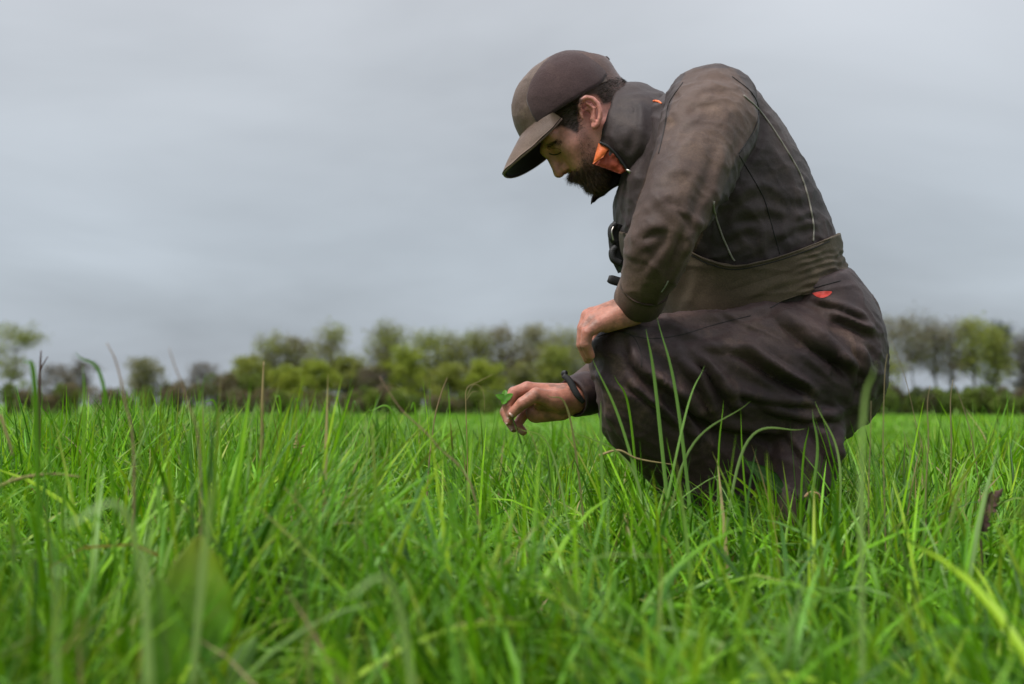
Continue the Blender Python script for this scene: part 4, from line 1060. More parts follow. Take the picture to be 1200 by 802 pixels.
def cuff(c0, c1, r0, r1, d0, d1, mat, parent, name='cuff', up=None):
    """a turned band round the wrist"""
    c0, c1 = np.array(c0), np.array(c1); T = c1 - c0; T /= np.linalg.norm(T)
    a = np.array([0, -1.0, 0]); a -= T * (a @ T); a /= np.linalg.norm(a); b = np.cross(T, a)
    t = np.linspace(0, 1, 9)[:, None, None]; th = np.linspace(0, 2 * np.pi, 40, endpoint=False)[None, :, None]
    bulge = 1 + 0.05 * np.sin(np.pi * t)
    G = c0 + (c1 - c0) * t + (a * np.cos(th) * (d0 + (d1 - d0) * t) + b * np.sin(th) * (r0 + (r1 - r0) * t)) * bulge
    V, F = sheet(G, 0.0045, True); V = V + vnormals(V, F) * (0.0010 * vnoise(V * 70, 5))[:, None]
    return mesh_obj(name, V, F, mat, parent)
cA = (P(729, 328, 1.575) + P(782, 344, 1.575)) / 2; cB = (P(724, 350, 1.605) + P(770, 365, 1.605)) / 2
cuff(cA, cB, .0400, .0395, .0440, .0410, M_JACKET, jacket)
fA = (P(681, 436, 1.82) + P(701, 482, 1.82)) / 2; fB = (P(661, 444, 1.79) + P(681, 489, 1.79)) / 2
cuff(fA, fB, .039, .0355, .037, .034, M_TROUSER, jacket)
# hook-and-loop strap standing off the far cuff
v, f = tube(np.array([P(660, 440, 1.755), P(667, 446, 1.752), P(676, 462, 1.748), P(684, 472, 1.752)]), [.0050, .0060, .0060, .004], 10, 18, flat=0.4)
mesh_obj('cuff_strap', v, f, M_BLACK, jacket)
v, f = tube(np.array([P(662, 443, 1.766), P(661, 438, 1.762), P(664, 437, 1.758)]), [.004, .0055, .004], 10, 8); mesh_obj('strap_end', v, f, M_BLACK, jacket)

# ---- collar
def collar():
    Rn = np.array([P(723, 96, 1.86), P(722, 101, 1.815), P(717, 116, 1.786), P(710, 138, 1.776), P(702, 166, 1.79)])
    Bn = np.array([P(779, 112, 1.86), P(782, 124, 1.79), P(781, 150, 1.745), P(770, 182, 1.745), P(737, 206, 1.79)])
    Rf = np.array([mir(Rn[1]), P(716, 120, 1.930), P(706, 165, 1.945), P(697, 205, 1.93), P(690, 241, 1.905)])
    Bf = np.array([mir(Bn[1]), P(780, 150, 1.975), P(768, 182, 1.975), P(755, 196, 1.95), P(728, 214, 1.91)])
    R = np.concatenate([Rn[::-1], Rf]); B = np.concatenate([Bn[::-1], Bf])
    R = catmull(R, 90); B = catmull(B, 90)
    t = np.linspace(0, 1, 26)[None, :, None]
    G = R[:, None] * (1 - t) + B[:, None] * t
    c = np.array([P(735, 150, YM)])
    out = G - c; out[..., 2] *= 0.2; out /= np.linalg.norm(out, axis=-1)[..., None]
    G = G + out * 0.010 * np.sin(np.pi * t) - out * 0.004 * (1 - t) ** 3
    V, F = sheet(G, 0.0042)
    n = vnormals(V, F); V = V + n * (0.0030 * fbm(V * 22, 3, 50) + .0025 * crease(V * 20, 51))[:, None]
    V = folds(V, F, [(((745, 106), (752, 135), (748, 170), (738, 195)), 7, .0035), (((712, 150), (722, 172), (738, 190)), 6, .0030), (((730, 110), (729, 140), (733, 165)), 8, -.0020)])
    return V, F
cv, cf = collar(); col_o = mesh_obj('collar', cv, cf, M_JACKET_D, jacket)
ctree = bvh(cv, cf)
line_on('collar_seam', ctree, [(768, 118), (768, 140), (762, 165), (748, 192)], .0010, M_SEAM, col_o, 0.0)
line_on('collar_edge_stitching', ctree, [(724, 99), (717, 118), (710, 142), (704, 163)], .0006, M_SEAM, col_o, 0.0002)
# near front corner of the collar folds open: bright orange flap, orange lining below it, its shade painted darker
def patch(corners, n=14, bulge=0.004, name='', mat=None, parent=None, thick=.0015, wr=.0012, seed=1):
    a, b, c, d = [np.array(x, float) for x in corners]
    u = np.linspace(0, 1, n)[:, None, None]; v = np.linspace(0, 1, n)[None, :, None]
    G = (a * (1 - u) + b * u) * (1 - v) + (d * (1 - u) + c * u) * v
    G = G + np.array([0, -1.0, 0]) * bulge * np.sin(np.pi * u) * np.sin(np.pi * v)
    G = G + np.array([0, -1.0, 0]) * (wr * vnoise(G * 130, seed))[..., None]
    V, F = sheet(G, thick); return mesh_obj(name, V, F, mat, parent)
Yc = 1.777
patch([P(701, 168, Yc), P(714, 174, Yc - .002), P(707, 184, Yc - .003), P(694.5, 192.5, Yc + .004)], 16, .004, 'collar_flap', M_ORANGE, col_o, wr=.0008)
patch([P(714, 174.5, Yc + .003), P(735, 200, Yc + .006), P(728, 204, Yc + .008), P(696, 193, Yc + .010)], 18, .003, 'collar_lining', M_ORANGE_SHADED, col_o, wr=.003, seed=8)
v, f = tube(np.array([P(703, 167, Yc - .003), P(714, 173, Yc - .005), P(726, 186, Yc - .003), P(737, 202, Yc)]), [.0022, .0026, .0026, .0022], 8, 20); mesh_obj('zip_tape', v, f, M_BLACK, col_o)
v, f = tube(np.array([P(738, 203, Yc - .006), P(739, 212, Yc - .008), P(740, 226, Yc - .008)]), [.0010, .0013, .0010], 6, 10); mesh_obj('zip_pull', v, f, M_METAL, col_o)
v, f = tube(np.array([P(734, 199, Yc - .006), P(738, 201, Yc - .009), P(741, 205, Yc - .006)]), [.002, .0028, .002], 8, 8); mesh_obj('zip_slider', v, f, M_METAL, col_o)
pts = on_surface(bvh(*merge([(cv, cf), (jv, jf)])), [(765, 119), (768, 118.5), (772, 119.5), (775.5, 121.5)], .0008)
v, f = tube(pts, [.0012, .0022, .0022, .0012], 8, 12, flat=.5); mesh_obj('hanging_loop', v, f, M_ORANGE, col_o)

# ---- trousers
LEG_N = [((722, 383), (728, 470), 1.67, .066), ((745, 377), (752, 485), 1.68, .076), ((780, 370), (790, 495), 1.69, .084), ((850, 363), (850, 508), 1.715, .092),
         ((915, 352), (900, 520), 1.745, .100), ((975, 330), (935, 530), 1.78, .100)]
SEAT = [((880, 345), (880, 470), 1.86, .14), ((925, 335), (930, 510), 1.86, .185), ((975, 326), (962, 524), 1.86, .185), ((1000, 345), (992, 505), 1.86, .150)]
HIPV = [((890, 352), (986, 322), 1.86, .158), ((895, 385), (1013, 362), 1.86, .176), ((900, 425), (1026, 402), 1.86, .180), ((905, 470), (1019, 448), 1.86, .168), ((915, 505), (998, 488), 1.86, .145)]
SHIN_N = [((697, 400), (770, 395), 1.665, .060), ((698, 445), (795, 440), 1.665, .066), ((708, 500), (822, 478), 1.69, .062), ((748, 550), (905, 505), 1.745, .056), ((795, 600), (935, 550), 1.765, .052), ((848, 645), (955, 600), 1.75, .050), ((880, 672), (948, 640), 1.72, .048)]
CALF_N = [((895, 470), (988, 470), 1.75, .075), ((900, 510), (984, 506), 1.738, .066), ((898, 550), (981, 550), 1.728, .060), ((890, 596), (962, 596), 1.72, .052), ((895, 640), (950, 648), 1.72, .046)]
def far(rows, dx=0, dy=0):
    out = []
    for a, b, Y, d in rows:
        A, B = P(a[0], a[1], Y), P(b[0], b[1], Y); A, B = mir(A), mir(B); s = np.array([dx, 0, dy]); out.append((A + s, B + s, d))
    return out
tv, tf = remesh([loft(armsec(LEG_N), 50, 48, (.75, .3), 2.2), loft(armsec(SHIN_N), 60, 48, (.5, .2), 2.2), loft(armsec(CALF_N), 40, 44, (.3, .2), 2.2), loft(armsec(SEAT), 40, 48, (.4, .35), 2.1), loft(armsec(HIPV), 30, 48, (.12, .3), 2.2),
                 loft(far(LEG_N, .03, -.01), 50, 48, (.75, .3), 2.2), loft(far(SHIN_N, .03, -.01), 60, 48, (.5, .2), 2.2), loft(far(CALF_N, .03, -.01), 40, 44, (.3, .2), 2.2)], 0.0045, 9)
T_FOLDS = [
    (((811, 412), (832, 430), (850, 455), (872, 490)), 7, .0075), (((860, 397), (882, 412), (906, 432), (958, 456)), 7, .0070),
    (((898, 362), (925, 378), (950, 398), (985, 420), (1016, 436)), 7, .0075), (((736, 392), (745, 420), (760, 440), (790, 455), (820, 478)), 6.5, .0075),
    (((968, 365), (990, 374), (1010, 383), (1030, 391)), 6, .0070), (((826, 405), (855, 408), (890, 422), (930, 446), (968, 470)), 7, .0055),
    (((800, 425), (818, 445), (832, 470), (842, 495)), 6, .0060), (((880, 470), (915, 482), (950, 488), (990, 484)), 7, .0060),
    (((850, 455), (880, 462), (920, 470), (960, 470)), 7, .0055), (((930, 372), (962, 396), (990, 425), (1010, 455)), 7, .0050),
    (((945, 350), (975, 356), (1005, 368), (1022, 380)), 5, .0045), (((1000, 400), (1012, 420), (1016, 450), (1008, 480)), 7, .0055),
    (((770, 372), (830, 372), (880, 366), (925, 352)), 6, .0040), (((715, 392), (760, 385), (810, 378)), 5, .0018),
    (((735, 440), (752, 460), (775, 478), (800, 500)), 6, .0065), (((712, 480), (728, 505), (745, 530)), 6, .0040), (((770, 440), (800, 470), (838, 492), (880, 500), (930, 508)), 6, .0070), (((700, 430), (712, 460), (716, 500)), 7, .0040),
    (((775, 455), (795, 478), (812, 505), (818, 530)), 5.5, .0055), (((940, 490), (962, 512), (975, 540), (978, 560)), 6, .0060), (((920, 505), (940, 530), (955, 560)), 6, .0055), (((985, 500), (980, 520), (985, 540)), 5, .0050),
    (((860, 380), (900, 392), (950, 420)), 9, -.0035), (((780, 398), (820, 398), (860, 385)), 9, -.0025), (((1030, 400), (1026, 440), (1012, 480)), 9, .003),
]
tv = folds(tv, tf, [(a_, b_, c_ * 1.9) for a_, b_, c_ in T_FOLDS])
nn_ = vnormals(tv, tf)
dirx = np.stack([tv[:, 0] * 10 + tv[:, 2] * 16, tv[:, 1] * 14, tv[:, 2] * 30 + tv[:, 0] * 18], -1)
tv = tv + nn_ * (0.0024 * fbm(dirx, 3, 60) + 0.0035 * fbm(tv * 8, 2, 61) + 0.0050 * crease(dirx * .5, 62) + .0025 * crease(tv * np.array([16, 16, 20]), 63) + .0016 * crease(dirx * 1.5 + 5, 64))[:, None]
tmud_lit = blobs2(project(tv), [(900, 385, 60, 22, .60), (830, 372, 60, 12, .45), (960, 360, 30, 22, .40), (735, 400, 30, 16, .30), (1005, 410, 20, 40, .35), (880, 420, 50, 22, .30)])  # thigh dirt, mixed with the lightness of its lit top painted in
trousers = part('trousers', tv, tf, M_TROUSER, attrs={'mud_lit': tmud_lit})
ttree = bvh(tv, tf)
line_on('leg_seam', ttree, [(738, 393), (765, 397), (800, 392), (840, 380), (880, 370)], .0008, M_SEAM, trousers, 0.0)
line_on('knee_seam', ttree, [(700, 395), (720, 389), (740, 393), (750, 410), (752, 430)], .0008, M_SEAM, trousers, 0.0)
line_on('hip_seam', ttree, [(903, 361), (925, 349), (950, 339), (985, 329)], .0012, M_SEAM, trousers, 0.0)
# small red printed mark on the hip
def decal(tree, outline, mat, name, parent, lift=.0008, n=9):
    o = np.array(outline, float); c = o.mean(0); rings = []
    for k in range(n, 0, -1): rings.append(c + (catmull(np.concatenate([o, o[:1]]), 33)[:-1] - c) * k / n)
    V = []; 
    for rg in rings: V += list(on_surface(tree, rg, lift))
    V.append(on_surface(tree, [c], lift)[0]); V = np.array(V); F = grid_faces(n, 32, True).tolist(); b = (n - 1) * 32
    F += [[b + j, b + (j + 1) % 32, len(V) - 1] for j in range(32)]
    V = V.copy()
    return mesh_obj(name, V, F, mat, parent)
decal(ttree, [(952, 344), (958, 342.5), (966, 341.5), (973, 341.5), (975, 343), (971, 347), (964, 349.5), (957, 348)], M_RED, 'red_badge', trousers)
line_on('badge_edge', ttree, [(945, 343), (955, 341), (972, 340)], .0007, M_SEAM, trousers, 0.0)

# ---- bib of the overalls: high waist band round the trunk, chest bib and its buckles
def bib():
    secs = trunk_secs(0.0065)
    nu, nv = 90, 160
    A = catmull(np.array([s[0] for s in secs]), nu); B = catmull(np.array([s[1] for s in secs]), nu); D = catmull(np.array([[s[2]] for s in secs]), nu)[:, 0]
    C = (A + B) / 2; H = (B - A) / 2; T = np.gradient(C, axis=0); T /= np.linalg.norm(T, axis=1)[:, None]
    dep = np.cross(T, H); dep /= np.linalg.norm(dep, axis=1)[:, None]
    v = np.linspace(0, 2 * np.pi, nv, endpoint=False); ce, se = np.cos(v), np.sin(v)
    ce = np.sign(ce) * np.abs(ce) ** (2 / 2.2); se = np.sign(se) * np.abs(se) ** (2 / 2.2)
    G = C[:, None] + H[:, None] * ce[None, :, None] + (dep * D[:, None])[:, None] * se[None, :, None]
    # upper edge traced on the near side, as position along the trunk for each direction round it
    px = project(G.reshape(-1, 3)).reshape(nu, nv, 2)
    edge = catmull(np.array([(716, 268), (742, 276), (775, 284), (803, 291), (830, 305), (862, 311), (905, 303), (945, 290), (975, 277), (990, 272)], float), 200)
    low = catmull(np.array([(770, 430), (800, 402), (860, 372), (905, 362), (950, 345), (1000, 333), (1015, 335)], float), 200)
    near = G[nu // 2, :, 1] <= YM + .001
    def cross(j, crv):
        best = 1e9; bi = 0
        for i in range(nu):
            y = np.interp(px[i, j, 0], crv[:, 0], crv[:, 1]); d = abs(px[i, j, 1] - y)
            if d < best: best, bi = d, i
        return bi
    top = np.array([cross(j, edge) for j in range(nv)], float); bot = np.array([cross(j, low) for j in range(nv)], float)
    # the far side mirrors the near one
    ang = np.arange(nv)
    for j in range(nv):
        if not near[j]: top[j] = top[(-j) % nv]; bot[j] = bot[(-j) % nv]
    ker = np.ones(7) / 7
    sm = lambda a: np.convolve(np.concatenate([a[-3:], a, a[:3]]), ker, 'valid')
    top, bot = sm(top), sm(np.minimum(bot, 14)); bot = np.clip(bot, 0, None)
    m = 44; out = np.zeros((m, nv, 3))
    for j in range(nv):
        q = np.linspace(max(0, bot[j] - 8), top[j], m)
        for k in range(3): out[:, j, k] = np.interp(q, np.arange(nu), G[:, j, k])
    V, F = sheet(out, -0.003, True)
    n = vnormals(V, F)
    pxs = project(V)
    gather = smooth(pxs[:, 0], 925, 950) * smooth(pxs[:, 1], 288, 298)
    cr = .45 * np.sin(pxs[:, 1] * .75 + 4.5 * vnoise(V * 26, 9) + pxs[:, 0] * .22) + 1.1 * vnoise(V * np.array([55, 55, 105]), 19)
    V = V + np.sign((n * (V - (C.mean(0)))).sum(1))[:, None] * n * (gather * 0.0028 * cr + 0.002 * fbm(V * 18, 3, 70) + .0022 * crease(V * np.array([14, 10, 22]), 71))[:, None]
    return V, F
bv, bf = bib()
bv = folds(bv, bf, [(((940, 330), (905, 342), (870, 356)), 6, .0020), (((812, 300), (815, 330), (800, 365)), 8, -.003), (((835, 345), (880, 330), (935, 312)), 12, .0020)])
bib_o = part('bib_overalls', bv, bf, M_BIB)
btree = bvh(bv, bf)
line_on('hem_stitching', btree, [(808, 298), (832, 310), (862, 316), (903, 308), (943, 295), (972, 283)], .0010, M_SEAM, bib_o, 0.0)
line_on('hem', btree, [(806, 294), (832, 306.5), (862, 312.5), (903, 304.5), (943, 291.5), (974, 279)], .0016, M_BIB, bib_o, 0.0006)
# front straps and buckles on the chest
def strap(pts, w, t, mat, parent, name):
    v, f = tube(np.array(pts), w, 10, 30, flat=t); return mesh_obj(name, v, f, mat, parent)
for s, Y in ((-1, 1.80), (1, 1.90)):
    dx = 0 if s < 0 else 3
    strap([P(724 + dx, 262, Y), P(719 + dx, 275, Y), P(722 + dx, 300, Y), P(730 + dx, 318, Y)], .010, .5, M_BLACK, bib_o, 'strap')
    b_ = strap([P(722 + dx, 262, Y - .01), P(716.5 + dx, 268, Y - .012), P(716.5 + dx, 278, Y - .012), P(721 + dx, 284, Y - .01)], .006, .9, M_BLACK, bib_o, 'buckle')
    strap([P(719 + dx, 266, Y - .018), P(717 + dx, 272, Y - .02), P(719 + dx, 282, Y - .018)], .0016, 1, M_METAL, b_, 'buckle_bar')
    b2 = strap([P(722 + dx, 290, Y - .01), P(717.5 + dx, 295, Y - .012), P(719 + dx, 304, Y - .012), P(727 + dx, 309, Y - .01)], .0065, .9, M_BLACK, bib_o, 'buckle')
    strap([P(724 + dx, 308, Y), P(731 + dx, 318, Y - .004), P(738 + dx, 326, Y)], .006, .6, mat_plain('green_webbing', (.035, .05, .03), .8), bib_o, 'strap_end')
v, f = tube(np.array([P(742, 334, 1.80), P(728, 331, 1.79), P(717, 328, 1.785), P(712.5, 326.5, 1.785)]), [.0085, .0085, .0085, .006], 12, 16, flat=.4)
mesh_obj('pull_tab', v, f, M_BLACK, bib_o)

# ---- boots
def boot(off):
    off = np.array(off, float)
    p = lambda x, y: P(x, y, 1.715) * np.array([1, 0, 1]) + np.array([0, off[1], 0]) + np.array([off[0], 0, 0])
    ank, heel = p(915, 655), p(930, 702); gz = 0.0
    heel[2] = gz + .05; toe = heel + np.array([-.235, 0, -.012])
    ball = heel + np.array([-.15, 0, -.002])
    Yo = heel[1]
    def fn(X):
        d = sd_cone(X, ank + np.array([.005, 0, .10]), ank, .052, .048)
        d = smin(d, sd_cone(X, ank, heel, .048, .044), .02)
        d = smin(d, sd_cone(X, ank + np.array([-.02, 0, -.02]), ball + np.array([0, 0, .012]), .046, .042), .03)
        d = smin(d, sd_ell(X, toe + np.array([.035, 0, .002]), np.array([.062, .048, .036])), .02)
        d = smin(d, sd_cone(X, ball, toe + np.array([.04, 0, 0]), .046, .040), .02)
        return smax(d, gz + .022 - X[..., 2], .004)
    lo = np.array([toe[0] - .06, Yo - .08, gz]); hi = np.array([heel[0] + .1, Yo + .08, ank[2] + .17])
    V, F = nets(fn, lo, hi, .004); V = relax(V, F, 2); o = part('boot', V, F, M_BOOT)
    t = np.linspace(0, 1, 30); L_ = heel[0] + .05 - (toe[0] - .03)
    def outline(s, k): 
        a = np.linspace(0, 2 * np.pi, 60, endpoint=False); x = (heel[0] + .05) - L_ * (0.5 - 0.5 * np.cos(a)); w = (.040 + .012 * smooth(0.5 - 0.5 * np.cos(a), .4, .75)) * k
        return np.stack([x, Yo + w * np.sin(a), np.full(60, s)], -1)
    G = np.array([outline(gz + .028, .7), outline(gz + .028, 1.02), outline(gz + .014, 1.05), outline(gz - .002, 1.02), outline(gz - .002, .5)])
    V, F = sheet(G, .002, True); mesh_obj('sole', V, F, M_RUBBER, o)
    for k in range(5):
        q = ank + np.array([-.05 - .018 * k, 0, .035 - .022 * k]); v_, f_ = tube(np.array([q + [0, -.03, 0], q + [-.008, 0, .018], q + [0, .03, 0]]), .0022, 6, 12); mesh_obj('lace', v_, f_, M_BLACK, o)
boot((0, 1.715)); boot((.03, 2.005))

# ---- cap
HC, HS = math.cos(math.radians(50)), math.sin(math.radians(50))
def HF(a, b, lat=0.0):
    """head frame: a forward, b up, from the ear hole; lat < 0 towards the viewer"""
    k = YM / FPX; q = P(690 + (-HC * a - HS * b) / k, 133 + (HS * a - HC * b) / k, YM); q = q.copy(); q[1] = YM + lat; return q
ea = HF(1, 0) - HF(0, 0); ea[1] = 0; ea /= np.linalg.norm(ea); eb = HF(0, 1) - HF(0, 0); eb[1] = 0; eb /= np.linalg.norm(eb)
ct, st_ = 0.951, 0.308
et = ea * ct + eb * st_; eu = -ea * st_ + eb * ct; ey = np.array([0, 1.0, 0])
CC = HF(.020, .031)
def cap_pt(psi, s, grow=0.0):
    """psi round the head (0 = front), s 0 at the rim .. 1 at the top"""
    psi = np.asarray(psi, float); s = np.asarray(s, float)
    n = 2.27 + .18 * np.cos(psi)
    hl = np.where(np.cos(psi) > 0, .103, .098) + grow; hw = .088 + grow
    a = s * np.pi / 2
    g = np.cos(a) ** (2 / n); h = np.sin(a) ** (2 / n)
    back = np.maximum(-np.cos(psi), 0) ** 2
    bul = 1 + (.03 * back + .02) * np.sin(np.pi * np.clip(s * 1.3, 0, 1))
    top = .101 + grow
    lean_ = -.006 * h
    rimdrop = -.006 * np.abs(np.sin(psi)) ** 2 * (1 - s)
    return CC + et * (hl * np.cos(psi) * g * bul + lean_)[..., None] + ey * (hw * np.sin(psi) * g)[..., None] + eu * (top * h + rimdrop)[..., None]
psi = np.linspace(0, 2 * np.pi, 120, endpoint=False)[None, :]; ss = np.linspace(0, 0.985, 46)[:, None]
G = cap_pt(psi + 0 * ss, ss + 0 * psi)
V, F = sheet(G, .003, True)
c1 = G[-1].mean(0); 
Vt = np.concatenate([G[-1] + eu * .0003, [c1 + eu * .001]]); jj = np.arange(0, 120, 2)
Ft = np.stack([np.full(len(jj), 120), jj, (jj + 1) % 120, (jj + 2) % 120], -1); V, F = merge([(V, F), (Vt, Ft)])
n = vnormals(V, F); V = V + n * (0.0016 * fbm(V * 24, 3, 80) + 0.0012 * crease(V * 22, 81))[:, None]
cap = part('cap', V, F, M_CAP)
cap['label'] = 'worn brown waxed peaked cap'
v, f = tube(np.array([CC + eu * .099 - et * .006, CC + eu * .1035 - et * .006]), [.007, .005], 12); mesh_obj('cap_button', v, f, M_CAP, cap)
# panel seams
for a0 in (0.0, math.radians(-58), math.radians(58), math.radians(-125), math.radians(125), math.pi):
    s = np.linspace(.02, .97, 30); pts = cap_pt(np.full(30, a0), s, .0004); v, f = tube(pts, .0011, 6); mesh_obj('panel_seam', v, f, M_SEAM, cap)
# brim
u = np.linspace(-1, 1, 50)[:, None]; w = np.linspace(0, 1, 18)[None, :]
ang = u * math.radians(64)
rim = cap_pt(ang + 0 * w, 0 * ang + .02 + 0 * w)
fw = (.078 * np.clip(1 - np.abs(u) ** 3.2, 0, 1) ** .6) * w
drop = .015 * np.abs(u) ** 2 * w + .008 * w ** 2 + np.where(u > 0, .004 * w * smooth(u, 0, .6), 0)
eb2 = ea * .99 - eb * .12
G = rim + eb2 * (fw * (1 - .18 * u ** 2))[..., None] - eb * drop[..., None] + ey * (0.010 * u * w)[..., None] - eu * .002
V, F = sheet(G, .0030); V = V + vnormals(V, F) * (0.0012 * vnoise(V * 45, 4))[:, None]
br = mesh_obj('brim', V, F, M_CAP, cap)
e = G[:, -1] ; v, f = tube(e - eb * .0015, .0018, 8); mesh_obj('brim_edge', v, f, M_CAP, br)
G2 = G - eb * .0050 + 0 * G; V, F = sheet(G2[2:-2, :-1], .001); mesh_obj('brim_lining', V, F, M_LINING, br)
# fleece ear band folded up round the sides and back
def band():
    ps = np.linspace(math.radians(-203), math.radians(-46), 90)                 # near side, from behind to the temple
    outs = []
    for sgn in (1, -1):
        rel = (ps - ps[0]) / (ps[-1] - ps[0])
        smax_ = .80 * np.clip(np.sin(np.pi * (0.05 + .93 * rel) ** 1.05), 0, 1) ** .42 * (1 - .12 * rel) + .02
        smin_ = .004 + .20 * smooth(1 - rel, .45, .92)
        s = smin_[:, None] + (smax_ - smin_)[:, None] * np.linspace(0, 1, 24)[None]
        G = cap_pt(sgn * ps[:, None] + 0 * s, s, .0062)
        G = G - eu * (.0035 * (1 - np.linspace(0, 1, 24)) ** 3)[None, :, None]
        if sgn < 0: G = G[::-1]
        puff = np.sin(np.pi * np.linspace(0, 1, 24))[None, :, None] ** .5
        ctr = CC + eu * .03; o = G - ctr; o /= np.linalg.norm(o, axis=-1)[..., None]
        G = G + o * .0025 * (puff - .5)
        V, F = sheet(G, .0045); n = vnormals(V, F); V = V + n * (0.0014 * fbm(V * 30, 3, 90) + 0.0006 * crease(V * 24, 91))[:, None]
        outs.append((V, F))
    return outs
for V, F in band():
    eo = mesh_obj('ear_band', V, F, M_CAPP, cap)
# gathered knot of the band at the back of the crown
kn = np.array([P(692, 74, YM), P(704, 75, YM), P(710, 81, YM), P(714, 90, YM), P(715, 98, YM)])
v, f = tube(kn, [.006, .011, .011, .009, .006], 16, 26); v = v + vnormals(v, f) * (0.003 * fbm(v * 60, 2, 95))[:, None]; v[:, 1] = YM + (v[:, 1] - YM) * 2.6
mesh_obj('band_knot', v, f, M_CAPP, cap)
for (x, y) in ((702, 67.5), (710, 68)):
    v, f = tube(np.array([P(x - 2, y + 4, YM - .01), P(x, y, YM - .01), P(x + 3, y + 3, YM - .01)]), .004, 8, 8); mesh_obj('band_tab', v, f, M_CAPP, cap)

# ---- body: head, neck, hands, arms, trunk and legs under the clothes
def both(fn, c, *a):
    return None
def HN(px, py, lat): return P(px, py, YM + lat)       # a point placed where the near side shows it
EAR = [HN(680.5, 131, -.080), HN(678.8, 125, -.085), HN(681, 117.5, -.089), HN(687, 114, -.091), HN(694.5, 115.5, -.091), HN(701, 122, -.090), HN(704, 131, -.089), HN(703, 139, -.086), HN(700.5, 146, -.082), HN(696.5, 149, -.078)]
def face(X):
    # fold the far half over the near half so the face is symmetrical
    X = X.copy(); X[..., 1] = YM - np.sqrt((X[..., 1] - YM) ** 2 + 1e-6)
    Rm = np.stack([ea, ey, eb], 1)
    E = lambda a, b, lat, ra, rl, rb: sd_ell(X, HF(a, b, lat), np.array([ra, rl, rb]), Rm)
    Cn = lambda a, b, l, a2, b2, l2, r, r2: sd_cone(X, HF(a, b, l), HF(a2, b2, l2), r, r2)
    d = E(-.005, .047, 0, .097, .075, .083)
    d = smin(d, E(.046, -.012, 0, .062, .061, .078), .02)
    d = smin(d, Cn(.010, -.045, -.048, .080, -.086, -.016, .020, .018), .028)          # jaw
    d = smin(d, E(.084, -.086, 0, .022, .026, .020), .022)                             # chin
    d = smin(d, Cn(.104, .018, -.006, .086, .021, -.044, .0105, .010), .014)           # brow
    d = smin(d, E(.072, -.020, -.045, .024, .018, .020), .020)                         # cheekbone
    d = smin(d, E(.080, -.052, -.026, .024, .022, .026), .020)                         # muzzle
    d = smax(d, -E(.116, -.001, -.031, .020, .017, .0125), .012)                       # socket
    d = smin(d, E(.0875, .000, -.031, .0135, .0155, .0130), .005)                      # closed lid over the eye
    d = smax(d, -Cn(.1035, .0095, -.022, .0960, .0085, -.043, .0013, .0013), .003)
    d = smin(d, Cn(.1065, .010, 0, .1185, -.024, 0, .0065, .0092), .010)               # nose
    d = smin(d, E(.1185, -.0290, 0, .0125, .0115, .0100), .006)                        # tip
    d = smin(d, E(.1070, -.0315, -.0125, .0105, .0075, .0085), .006)                   # wing
    d = smax(d, -E(.1130, -.0400, -.0065, .0050, .0032, .0040), .003)                  # nostril
    d = smin(d, E(.1035, -.0540, 0, .0120, .024, .0075), .007)                         # upper lip
    d = smin(d, E(.1010, -.0665, 0, .0115, .021, .0070), .006)                         # lower lip
    d = smax(d, -E(.1145, -.0605, 0, .006, .022, .0016), .003)                         # mouth line
    # ear
    e = 1e9
    for p0, p1 in zip(EAR[:-1], EAR[1:]): e = np.minimum(e, sd_cone(X, p0, p1, .0043, .0043))
    fill = sd_ell(X, HN(691, 131, -.081), np.array([.010, .0035, .017]), None)
    e = smin(e, fill, .006)
    e = smin(e, sd_ell(X, HN(697.5, 146, -.077), np.array([.0075, .0055, .009])), .004)
    e = smax(e, -sd_ell(X, HN(688.5, 133.5, -.092), np.array([.0095, .0150, .0130])), .004)
    e = smin(e, sd_cone(X, HN(686, 120, -.087), HN(696.5, 127, -.087), .0022, .0026), .003)
    e = smin(e, sd_cone(X, HN(696.5, 127, -.087), HN(696.5, 141, -.083), .0026, .0026), .003)
    e = smin(e, sd_cone(X, HN(681, 134, -.082), HN(683, 139, -.080), .0030, .0026), .003)
    d = smin(d, e, .006)
    d = smin(d, sd_cone(X, HF(-.030, -.015, 0), P(772, 164, YM), .057, .060), .02)    # neck
    return d
lo = np.minimum(HF(.14, -.13), P(745, 240, YM)) - [.02, .0, .01]; hi = np.maximum(HF(-.11, .14), P(770, 66, YM)) + .01
lo[1] = YM - .105; hi[1] = YM + .105; lo[0] = P(588, 150, YM)[0]; hi[0] = P(772, 150, YM)[0]; lo[2] = P(690, 250, YM)[2]; hi[2] = P(690, 72, YM)[2]
hv, hf = nets(face, lo, hi, .0019)
hv = relax(hv, hf, 2, .4)

def hand(joints, palm, k_palm, lo, hi, h, extra=None):
    def fn(X):
        d = 1e9
        for a, b, ra, rb in palm: d = smin(d, sd_cone(X, a, b, ra, rb), k_palm) if not np.isscalar(d) else sd_cone(X, a, b, ra, rb)
        for chain in joints:
            f_ = None
            for (a, ra), (b, rb) in zip(chain[:-1], chain[1:]):
                s = sd_cone(X, a, b, ra, rb); f_ = s if f_ is None else smin(f_, s, .0015)
            d = smin(d, f_, .0035)
        if extra: d = extra(X, d)
        return d
    V, F = nets(fn, lo, hi, h); return relax(V, F, 1, .4), F
